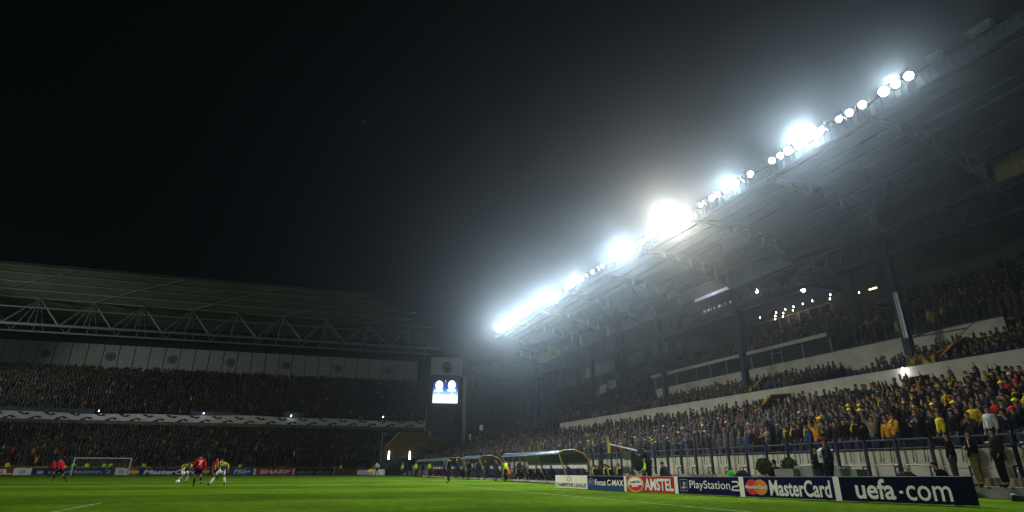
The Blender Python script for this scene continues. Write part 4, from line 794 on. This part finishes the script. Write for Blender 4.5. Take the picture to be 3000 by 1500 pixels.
# ------------------------------------------------------------------ shelters
M_YT = mat('yellow_frame', (.24, .16, .015), .45, var=.1); M_DB = mat('shelter_blue', (.025, .05, .09), .35); M_SH = mat('shelter_back', (.05, .07, .055), .3); M_SW2 = mat('shelter_white', (.5, .5, .44), .6)
def shelter(y0, y1, label, nfr):
    t = thing('team_shelter', label, 'shelter', (43, (y0+y1)/2, 0)); prof = [(41.8, 1.88), (42.2, 2.08), (43.0, 2.12), (43.7, 1.9), (44.1, 1.45), (44.2, .9), (44.15, 0)]
    mb = MB()
    for (a, b) in zip(prof[:4], prof[1:4]): mb.hexa([(a[0], y0, a[1]-.02), (b[0], y0, b[1]-.02), (b[0], y1, b[1]-.02), (a[0], y1, a[1]-.02), (a[0], y0, a[1]), (b[0], y0, b[1]), (b[0], y1, b[1]), (a[0], y1, a[1])])
    part(mb, 'canopy', M_DB, t)
    mb = MB()
    for (a, b) in zip(prof[3:6], prof[4:]): mb.hexa([(a[0]-.02, y0, a[1]), (a[0], y0, a[1]), (a[0], y1, a[1]), (a[0]-.02, y1, a[1]), (b[0]-.02, y0, b[1]), (b[0], y0, b[1]), (b[0], y1, b[1]), (b[0]-.02, y1, b[1])])
    part(mb, 'back', M_SH, t); part(MB().box((44.0, y0+.1, .75), (44.06, y1-.1, 1.18)), 'back_band', M_SW2, t)
    mb = MB().bar((41.78, y0, 1.86), (41.78, y1, 1.86), .025, 6).bar((41.98, y0, 2.06), (41.98, y1, 2.06), .03, 6); y = y0
    while y <= y1: mb.bar((41.78, y, 1.86), (41.98, y, 2.06), .014, 4); y += .7
    part(mb, 'front_lattice', mat('shelter_edge', (.18, .24, .30), .6), t)
    for k in range(nfr):
        y = y0+(y1-y0)*k/(nfr-1); r = .05 if k in (0, nfr-1) else .035; fm = MB().bar((41.85, y, 1.86), (42.55, y, 0), r, 6)
        if k in (0, nfr-1): fm.path([(x, y, z) for x, z in prof], .045, 6)
        part(fm, 'end_frame' if k in (0, nfr-1) else 'leg', M_YT, t)
    part(MB().box((43.3, y0+.2, .40), (43.75, y1-.2, .47)).box((43.75, y0+.2, .45), (43.82, y1-.2, .95)), 'bench', M_SEATN, t)
    part(MB().box((42.7, y0, .0), (44.3, y1, .12)), 'plinth', M_CONC, t)
    return t
shelter(33.1, 43.7, 'nearest curved team shelter with yellow legs and white edged blue canopy', 4); shelter(49.8, 55.5, 'short middle team shelter with a yellow ring frame at its end', 2); shelter(60.5, 76, 'distant long team shelter with dark blue canopy', 3)
# ------------------------------------------------------------------ kit behind the boards
tv = thing('tv_camera', 'large black television camera with a long pale boom arm above the red board', 'television camera', (42.5, 25, 0))
MB().box((-.35, -.1, 1.35), (.25, .55, 1.75)).box((-.28, .55, 1.42), (.1, .95, 1.68)).box((-.1, -.35, 1.5), (.2, -.1, 1.8)).build('camera_body', M_DARK, tv)
MB().bar((-.1, .2, 1.35), (-.1, .2, .9), .07, 8).bar((-.1, .2, .9), (.4, .5, 0), .035, 6).bar((-.1, .2, .9), (-.5, .6, 0), .035, 6).bar((-.1, .2, .9), (-.1, -.4, 0), .035, 6).build('tripod', M_DARK, tv)
MB().bar((.1, -.1, 1.82), (-.6, 1.6, 2.22), .035, 6).build('boom_arm', M_GREY, tv); MB().ell((0, -.2, 1.2), (.34, .3, .42), 10, 7).build('rain_cover', mat('rain_cover', (.015, .02, .018), .7), tv, smooth=True)
def bush(x, y, r, label, pot=True):
    t = thing('potted_bush', label, 'bush', (x, y, 0)); mb = MB(); m0 = Vector((0, 0, 1.0))
    for i in range(520):
        d = Vector((random.gauss(0, 1), random.gauss(0, 1), random.gauss(0, 1))).normalized()*r*random.uniform(.72, 1.04); c = m0+d; q = Euler((random.random()*6, random.random()*6, 0)).to_matrix(); s = .05
        mb.add([c+q@Vector(v)*s for v in ((-1, -.5, 0), (1, -.5, .1), (.8, .5, 0), (-.8, .6, .1))], [(0, 1, 2, 3)])
    mb.ell(m0, (r*.75, r*.75, r*.75), 10, 7, jit=.1); mb.build('crown', M_GREEN, t)
    MB().bar((0, 0, .5), (0, 0, .9), .03, 6).build('trunk', M_DARK, t)
    MB().lathe([(.16, 0), (.20, .1), (.27, .55), (.30, .55), (.30, .64), (.25, .64)], n=16).build('pot', mat('terracotta', (.28, .12, .06), .8), t)
bush(44.3, 17.7, .34, 'round clipped bush in a terracotta pot, beside the seated person in black'); bush(44.3, 16.3, .33, 'round clipped bush half hidden behind the seated person in black')
def conifer(x, y, h, label):
    t = thing('potted_conifer', label, 'conifer', (x, y, 0)); mb = MB()
    for i in range(700):
        k = random.random()**.7; z = .45+(h-.45)*(1-k); rr = .27*(k**.7)*random.uniform(.5, 1.1); a = random.random()*6.283; q = Euler((random.random()*6, random.random()*6, 0)).to_matrix()
        mb.add([Vector((rr*math.cos(a), rr*math.sin(a), z))+q@Vector(v)*.045 for v in ((-1, -.4, 0), (1, -.4, .1), (.8, .5, 0), (-.8, .4, .1))], [(0, 1, 2, 3)])
    mb.build('crown', M_GREEN, t); MB().bar((0, 0, .3), (0, 0, h-.15), .03, 6, .01).build('trunk', M_DARK, t); MB().lathe([(.13, 0), (.2, .42), (.22, .42), (.22, .48), (.18, .48)], n=14).build('pot', mat('terracotta_dull', (.2, .11, .08), .8), t)
conifer(44.4, 33.2-1.2, 1.9, 'dark pointed conifer in a pot between the shelter and the open bench')
conifer(44.9, 58.6, 2.0, 'dark conifer standing by the crowd above the middle shelter')
M_CASE = mat('aluminium_case', (.25, .27, .27), .35, metal=.5, var=.2)
def case(x, y, z, sx, sy, sz, label, m=M_CASE, rz=0):
    t = thing('equipment_case', label, 'case', (x, y, 0), rz); MB().box((-sx/2, -sy/2, 0), (sx/2, sy/2, sz*.72)).build('case_body', m, t); MB().box((-sx/2-.01, -sy/2-.01, sz*.73), (sx/2+.01, sy/2+.01, sz)).build('lid', m, t)
    MB().box((-sx/2-.03, -.08, sz*.6), (-sx/2-.005, .08, sz*.66)).build('handle', M_DARK, t)
case(42.9, 15.05, 0, .5, .9, .90, 'low silver equipment case with a white stripe beside the bush'); case(43.2, 14.4, 0, .5, .8, 1.0, 'tall silver equipment case behind the person in black'); case(43.0, 13.05, 0, .5, .9, .98, 'grey equipment case beside the man in the grey bib'); case(42.8, 12.25, 0, .5, .8, .88, 'silver case with crumpled white papers on it')
pp = MB()
for i in range(7): q = Vector((42.8+random.uniform(-.2, .2), 12.25+random.uniform(-.3, .3), .9)); pp.hexa([q+Vector(v)*.10 for v in ((-1, -1, 0), (1, -.8, .1), (1.1, 1, 0), (-.9, 1, .2), (-1, -1, .1), (1, -.8, .2), (1.1, 1, .15), (-.9, 1, .3))])
tag(pp.build('paper_pile', M_WHITE), 'crumpled white papers lying on the silver case', 'paper')
def bag(x, y, r, label, col, nm): 
    o = MB().ell((0, 0, r[2]), r, 14, 9, jit=.06).build(nm, mat(nm+'_fabric', col, .8), smooth=True); o.location = (x, y, 0); MB().path([(-r[0]*.5, 0, r[2]*1.8), (-r[0]*.3, 0, r[2]*2.3), (r[0]*.3, 0, r[2]*2.3), (r[0]*.5, 0, r[2]*1.8)], .015, 5).build('handle', M_DARK, o); return tag(o, label, 'bag')
bag(43.4, 18.8, (.2, .18, .42), 'bright green bag against the pale wall above the navy board', (.02, .35, .03), 'green_bag'); bag(43.4, 18.1, (.25, .5, .42), 'heap-like black kit bag next to the green bag', (.012, .012, .014), 'kit_bag'); bag(43.6, 10.9, (.22, .5, .40), 'long black kit bag behind the board reading uefa.com', (.01, .01, .012), 'kit_bag')
bt = MB().lathe([(.04, 0), (.045, .02), (.045, .22), (.02, .27), (.02, .31)], n=10).build('water_bottle', M_WHITE, smooth=True); bt.location = (42.0, 40.7, 0); tag(bt, 'white water bottle standing on the grass before the nearest shelter', 'bottle')
lc = thing('camera_lens', 'black long lens camera left lying on the grass past the end of the boards', 'camera', (42.2, 6.9, .13), R(35)); MB().lathe([(.05, 0), (.06, .1), (.06, .3), (.09, .5), (.10, .62)], c=(0, -.3, 0), axis=(0, 1, .12), n=12).build('lens_barrel', M_DARK, lc, smooth=True); MB().box((-.1, -.42, -.1), (.1, -.28, .1)).build('camera_body', M_DARK, lc)
# flags and cloths of the visiting supporters at the far end
for i, (x, y, z, w_, h_, c, wh) in enumerate(((58.5, 100, 7.6, 1.9, .9, (.5, .42, .42), 'red and white flag highest among the far supporters'), (56.5, 100, 6.0, 1.4, .9, (.42, .40, .40), 'pale grey flag below the red and white one'), (52.5, 96, 2.9, 1.5, .9, (.55, .4, .38), 'small pale red flag low by the distant shelter roof'), (54.5, 88, 4.0, 1.7, .6, (.45, .45, .45), 'white banner strip over the crowd past the distant shelter'), (66, 66, 11.3, 1.6, 1.1, (.34, .36, .36), 'first white cloth hung high in the far upper rows'), (66, 68.6, 11.0, 1.6, 1.1, (.30, .32, .32), 'second white cloth hung high in the far upper rows'), (66, 71, 10.8, 2.6, .9, (.26, .12, .10), 'dull red cloth between the white ones in the upper rows'))):
    mb = MB(); nn = 8
    for k in range(nn):
        a, b = k/nn, (k+1)/nn; f_ = lambda t: .08*math.sin(t*9+i)
        mb.hexa([(x+f_(a), y-a*w_, z), (x+f_(b), y-b*w_, z), (x+f_(b)+.02, y-b*w_, z), (x+f_(a)+.02, y-a*w_, z), (x+f_(a), y-a*w_, z+h_), (x+f_(b), y-b*w_, z+h_), (x+f_(b)+.02, y-b*w_, z+h_), (x+f_(a)+.02, y-a*w_, z+h_)])
    o = mb.build('flag', mat(f'flag_cloth_{i}', c, .9, var=.35, scale=1.6)); tag(o, wh, 'flag', 'flags in the far end of the long stand')

# ------------------------------------------------------------------ crowd
pos = []      # (x, y, z, facing side, block, row)
def rows(x0, dx, z0, dz, n, ya, yb, block, step=.50, occ=.94, skip=None):
    for i in range(n):
        y = ya+rng.uniform(0, .5)
        while y < yb:
            if rng.random() < occ and not (skip and skip(i, y)): pos.append((x0+i*dx+rng.uniform(-.17, .17), y+rng.uniform(-.08, .08), z0+i*dz, 0, block, i))
            y += step*rng.uniform(.86, 1.16)
rows(48.62, .8, 1.3, .26, 11, -6, 102, 1)
rows(57.4, .8, 4.7, .5, 3, 68.4, 102, 2); rows(57.6, .8, 4.1, 0, 2, 10, 67, 2, occ=.12)
rows(59.8, .8, 5.5, .27, 8, -2, 102, 3, occ=.93, skip=lambda i, y: 24.2 < y < 29.4)
rows(66.2, .85, 7.8, .9, 2, 56.4, 102, 4); rows(66.2, .85, 7.8, .9, 2, -2, 18, 4)
rows(68.0, .8, 10.2, .45, 10, 0, 102, 5, occ=.85, skip=lambda i, y: (i < 3 and 30 < y < 57))
rows(70.8, .6, 18.2, 0, 1, 37, 65, 6, occ=.6)
def frows(y0, dy, z0, dz, n, sa_, sb_, block, step=.52, occ=.9):
    for i in range(n):
        s = sa_
        while s < sb_:
            if rng.random() < occ: p = F(s, y0+i*dy+rng.uniform(-.06, .06), z0+i*dz); pos.append((p[0], p[1], p[2], 1, block, i))
            s += step*rng.uniform(.86, 1.2)
frows(114.5, .72, 2.1+.34, .34, 16, -52, 31, 7); frows(112.4, .72, 1.1, .34, 3, -52, 30, 7, occ=.42)
frows(126.0, .72, 9.9, .40, 28, -52, 43.5, 8, occ=.88)
pos = np.array(pos)
# projected size and whether a place is in the frame
Mi = np.array(cam.matrix_world.inverted()); h_ = np.c_[pos[:, :3]+[0, 0, 1.2], np.ones(len(pos))]@Mi.T
dz_ = -h_[:, 2]; px = 1500+1651.6*h_[:, 0]/np.maximum(dz_, .1); py = 750-1651.6*h_[:, 1]/np.maximum(dz_, .1)
inframe = (dz_ > 1) & (px > -20) & (px < 3020) & (py > 0) & (py < 1500) & (pos[:, 4] == 1)
order = np.argsort(np.where(inframe, dz_, 1e9)); chosen = set(order[:184].tolist())   # the crowd mass takes every other place
# low detail figure used for the mass of the crowd
def figure(kind):
    V, Fc, K = [], [], []
    def tube(rings, cls, n=6, cap=True):
        b0 = len(V)
        for (c, rx, ry) in rings:
            for i in range(n): a = 2*math.pi*i/n+math.pi/n; V.append((c[0]+rx*math.cos(a), c[1]+ry*math.sin(a), c[2]))
        for k in range(len(rings)-1):
            for i in range(n):
                Fc.append((b0+k*n+i, b0+k*n+(i+1) % n, b0+(k+1)*n+(i+1) % n, b0+(k+1)*n+i)); c_ = cls[k] if isinstance(cls, list) else cls
                if c_ == 'head': c_ = 1 if math.sin(2*math.pi*(i+.5)/n+math.pi/n) < .3 and k < 2 else 2
                K.append(c_)
        if cap:
            for k in range(n-2): Fc.append((b0+(len(rings)-1)*n, b0+(len(rings)-1)*n+k+1, b0+(len(rings)-1)*n+k+2, b0+(len(rings)-1)*n+k+2)); K.append(2 if 'head' in (cls if isinstance(cls, list) else [cls]) else (cls[-1] if isinstance(cls, list) else cls))
    tube([((0, 0, .0), .13, .09), ((0, 0, .85), .17, .12)], 3, 4, False)
    tube([((0, 0, .72), .19, .13), ((0, 0, 1.1), .19, .125), ((0, 0, 1.36), .215, .12), ((0, .0, 1.46), .12, .09), ((0, 0, 1.52), .06, .06)], [0, 0, 0, 4], 6, False)
    tube([((0, -.01, 1.50), .05, .06), ((0, -.015, 1.58), .075, .09), ((0, -.005, 1.68), .085, .10), ((0, .0, 1.76), .05, .06)], ['head']*3, 6)
    def arm(P, r=.05):
        for a, b in zip(P, P[1:]): tube_seg(a, b, r)
    def tube_seg(a, b, r):
        a, b = Vector(a), Vector(b); q = (b-a).to_track_quat('Z', 'Y'); b0 = len(V)
        for p in (a, b):
            for i in range(4): V.append(tuple(p+q@Vector((r*math.cos(i*math.pi/2), r*math.sin(i*math.pi/2), 0))))
        for i in range(4): Fc.append((b0+i, b0+(i+1) % 4, b0+4+(i+1) % 4, b0+4+i)); K.append(0)
    for s in (-1, 1):
        if kind == 0: arm([(s*.2, 0, 1.38), (s*.25, .0, 1.1), (s*.2, -.1, .92)])
        elif kind == 1: arm([(s*.2, 0, 1.38), (s*.25, -.1, 1.2), (s*.05, -.28, 1.3)])
        else: arm([(s*.2, 0, 1.38), (s*.28, -.08, 1.6), (s*.22, -.12, 1.88)])
    V = np.array(V); Fq = np.array([f if len(f) == 4 else f+(f[-1],) for f in Fc]); return V, Fq, np.array(K)
FIG = [figure(0), figure(1), figure(2)]
coats = np.array([(.014, .014, .016), (.02, .025, .045), (.03, .035, .03), (.045, .045, .045), (.05, .035, .022), (.02, .03, .022), (.08, .08, .08), (.03, .02, .02), (.40, .32, .02), (.45, .22, .015), (.30, .015, .015), (.34, .36, .36), (.03, .07, .25), (.14, .13, .09)])
cp_ = np.array([.28, .17, .11, .10, .06, .09, .04, .06, .022, .012, .012, .013, .01, .025]); cp_ = cp_/cp_.sum()
hats = np.array([(.012, .01, .008), (.03, .018, .01), (.05, .035, .02), (.5, .40, .02), (.55, .55, .5), (.02, .02, .05), (.45, .02, .02)]); hp = np.array([.55, .22, .08, .055, .02, .06, .015]); hp = hp/hp.sum()
scs = np.array([(0, 0, 0), (.5, .42, .02), (.45, .45, .35), (.02, .03, .08)]); scp = np.array([.80, .09, .04, .07])
AV, AF, AC = [], [], []; nv = 0
for k in range(3):
    idx = [i for i in range(len(pos)) if i not in chosen]
    sel = np.array(idx)[(np.array(idx)*7919 % 20 >= [0, 13, 18][k]) & (np.array(idx)*7919 % 20 < [13, 18, 20][k])]
    V, Fq, K = FIG[k]; n = len(sel); P = pos[sel]
    ang = np.where(P[:, 3] == 0, -math.pi/2-.25, 0)+rng.normal(0, .3, n); sc = rng.uniform(.86, 1.1, n); c, s = np.cos(ang), np.sin(ang)
    X = (V[None, :, 0]*c[:, None]-V[None, :, 1]*s[:, None])*sc[:, None]+P[:, 0:1]; Y = (V[None, :, 0]*s[:, None]+V[None, :, 1]*c[:, None])*sc[:, None]+P[:, 1:2]; Z = V[None, :, 2]*sc[:, None]+P[:, 2:3]
    AV.append(np.stack([X, Y, Z], -1).reshape(-1, 3)); AF.append((Fq[None]+(np.arange(n)*len(V))[:, None, None]+nv).reshape(-1, 4)); nv += n*len(V)
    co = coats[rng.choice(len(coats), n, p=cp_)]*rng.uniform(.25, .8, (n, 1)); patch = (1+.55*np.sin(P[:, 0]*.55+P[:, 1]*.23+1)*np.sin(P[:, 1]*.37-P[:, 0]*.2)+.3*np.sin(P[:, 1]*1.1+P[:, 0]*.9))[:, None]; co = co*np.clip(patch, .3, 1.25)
    ha = hats[rng.choice(len(hats), n, p=hp)]*.7; sq = rng.choice(4, n, p=scp); st = np.where((sq == 0)[:, None], co, scs[sq])
    skn = np.array([.13, .08, .055])*rng.uniform(.7, 1.15, (n, 1)); tr_ = np.array([.02, .022, .035])*rng.uniform(.4, 2, (n, 1))
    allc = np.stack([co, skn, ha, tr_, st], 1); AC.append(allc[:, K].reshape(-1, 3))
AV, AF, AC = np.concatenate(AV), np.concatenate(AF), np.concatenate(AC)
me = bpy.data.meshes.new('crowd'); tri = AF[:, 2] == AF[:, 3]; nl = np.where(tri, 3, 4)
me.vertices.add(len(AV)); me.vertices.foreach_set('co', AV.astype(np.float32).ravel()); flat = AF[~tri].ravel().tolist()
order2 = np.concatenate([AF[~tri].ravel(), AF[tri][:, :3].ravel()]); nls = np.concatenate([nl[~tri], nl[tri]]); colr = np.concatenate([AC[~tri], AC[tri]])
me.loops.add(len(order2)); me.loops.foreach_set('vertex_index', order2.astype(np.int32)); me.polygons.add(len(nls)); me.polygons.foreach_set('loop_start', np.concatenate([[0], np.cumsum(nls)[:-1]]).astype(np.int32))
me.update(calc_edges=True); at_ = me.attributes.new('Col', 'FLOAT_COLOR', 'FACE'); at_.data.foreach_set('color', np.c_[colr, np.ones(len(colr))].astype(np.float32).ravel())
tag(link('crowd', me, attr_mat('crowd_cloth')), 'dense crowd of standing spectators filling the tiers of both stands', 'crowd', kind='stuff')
# the spectators that show largest, one by one
ci = list(chosen); ci.sort(key=lambda i: (pos[i, 5], pos[i, 1])); nm_ = [('near black', 0), ('navy', 1), ('dark olive', 2), ('charcoal', 3), ('brown', 4), ('bottle green', 5), ('mid grey', 6), ('dark maroon', 7), ('yellow', 8), ('orange yellow', 9), ('red', 10), ('white', 11), ('bright blue', 12), ('khaki', 13)]
rown = ['front', 'second', 'third', 'fourth', 'fifth', 'sixth', 'seventh', 'eighth', 'ninth', 'tenth', 'eleventh']
keys = ['stand', 'pockets', 'clap', 'crossed', 'armsup', 'onearm']; kp = [.34, .24, .2, .1, .05, .07]; word = {'stand': 'standing', 'pockets': 'hands low', 'clap': 'clapping', 'crossed': 'arms folded', 'armsup': 'both arms raised', 'onearm': 'one arm raised'}
SPECIAL = {(0, 15.3): (9, 'stand'), (0, 14.9): (9, 'crossed'), (0, 12.8): (8, 'stand'), (1, 12.3): (8, 'pockets'), (0, 20.9): (10, 'clap')}
used = Counter(); sq_n = Counter()
for i in ci:
    x, y, z, _, _, r = pos[i]; r = int(r); k = int(rng.choice(14, p=cp_)); key = str(rng.choice(keys, p=kp))
    for (rr, yy), (kk, ky) in list(SPECIAL.items()):
        if rr == r and abs(y-yy) < .5: k, key = kk, ky; del SPECIAL[(rr, yy)]; break
    hv = int(rng.choice(7, p=hp)); hat = 'beanie' if hv >= 3 else None; scf = bool(rng.random() < .22) and hat is None
    post = int(round((y-10.81)/1.35)); col = dict(top=tuple(np.array(coats[k])*(rng.uniform(.3, .7) if k < 8 else .75)), legs=tuple(np.array([.02, .025, .05])*rng.uniform(.2, 1.2)), hair=tuple(hats[min(hv, 2)]), hat=tuple(hats[hv]), scarf=(.34, .28, .015))
    hw = {3: ' and yellow hat', 4: ' and white hat', 5: ' and navy hat', 6: ' and red hat'}.get(hv, ' and yellow scarf' if scf else '')
    lab = f"{nm_[k][0]} coat{hw}, {word[key]}, {rown[r]} row, {['thirteenth','twelfth','eleventh','tenth','ninth','eighth','seventh','sixth','fifth','fourth','third','second','first','first'][max(0,min(13, 11-post))] if 0 <= post <= 11 else 'outer'} post back"
    used[lab] += 1; lab = f"{lab}" if used[lab] == 1 else lab.replace(' row,', ' row again,')
    person(key, POSE[key], (x, y, z), -math.pi/2-.3+rng.normal(0, .25), 'spectator in '+lab, col, 'spectators in the lower block', rng.uniform(.94, 1.05), cat='spectator', wear='jacket', legs='trousers', hat=hat, scarf=scf, fine=False)

# ------------------------------------------------------------------ haze
hz = bpy.data.materials.new('night_haze'); hz.use_nodes = True; N = hz.node_tree.nodes; N.remove(N['Principled BSDF'])
pv = N.new('ShaderNodeVolumePrincipled'); pv.inputs['Color'].default_value = (.80, .93, 1, 1); pv.inputs['Density'].default_value = HAZE_DENSITY; pv.inputs['Anisotropy'].default_value = .92
hz.node_tree.links.new(pv.outputs[0], N['Material Output'].inputs['Volume'])
tag(MB().box((-75, -45, -1.05), (110, 190, 40.5)).build('haze', hz), kind='stuff')
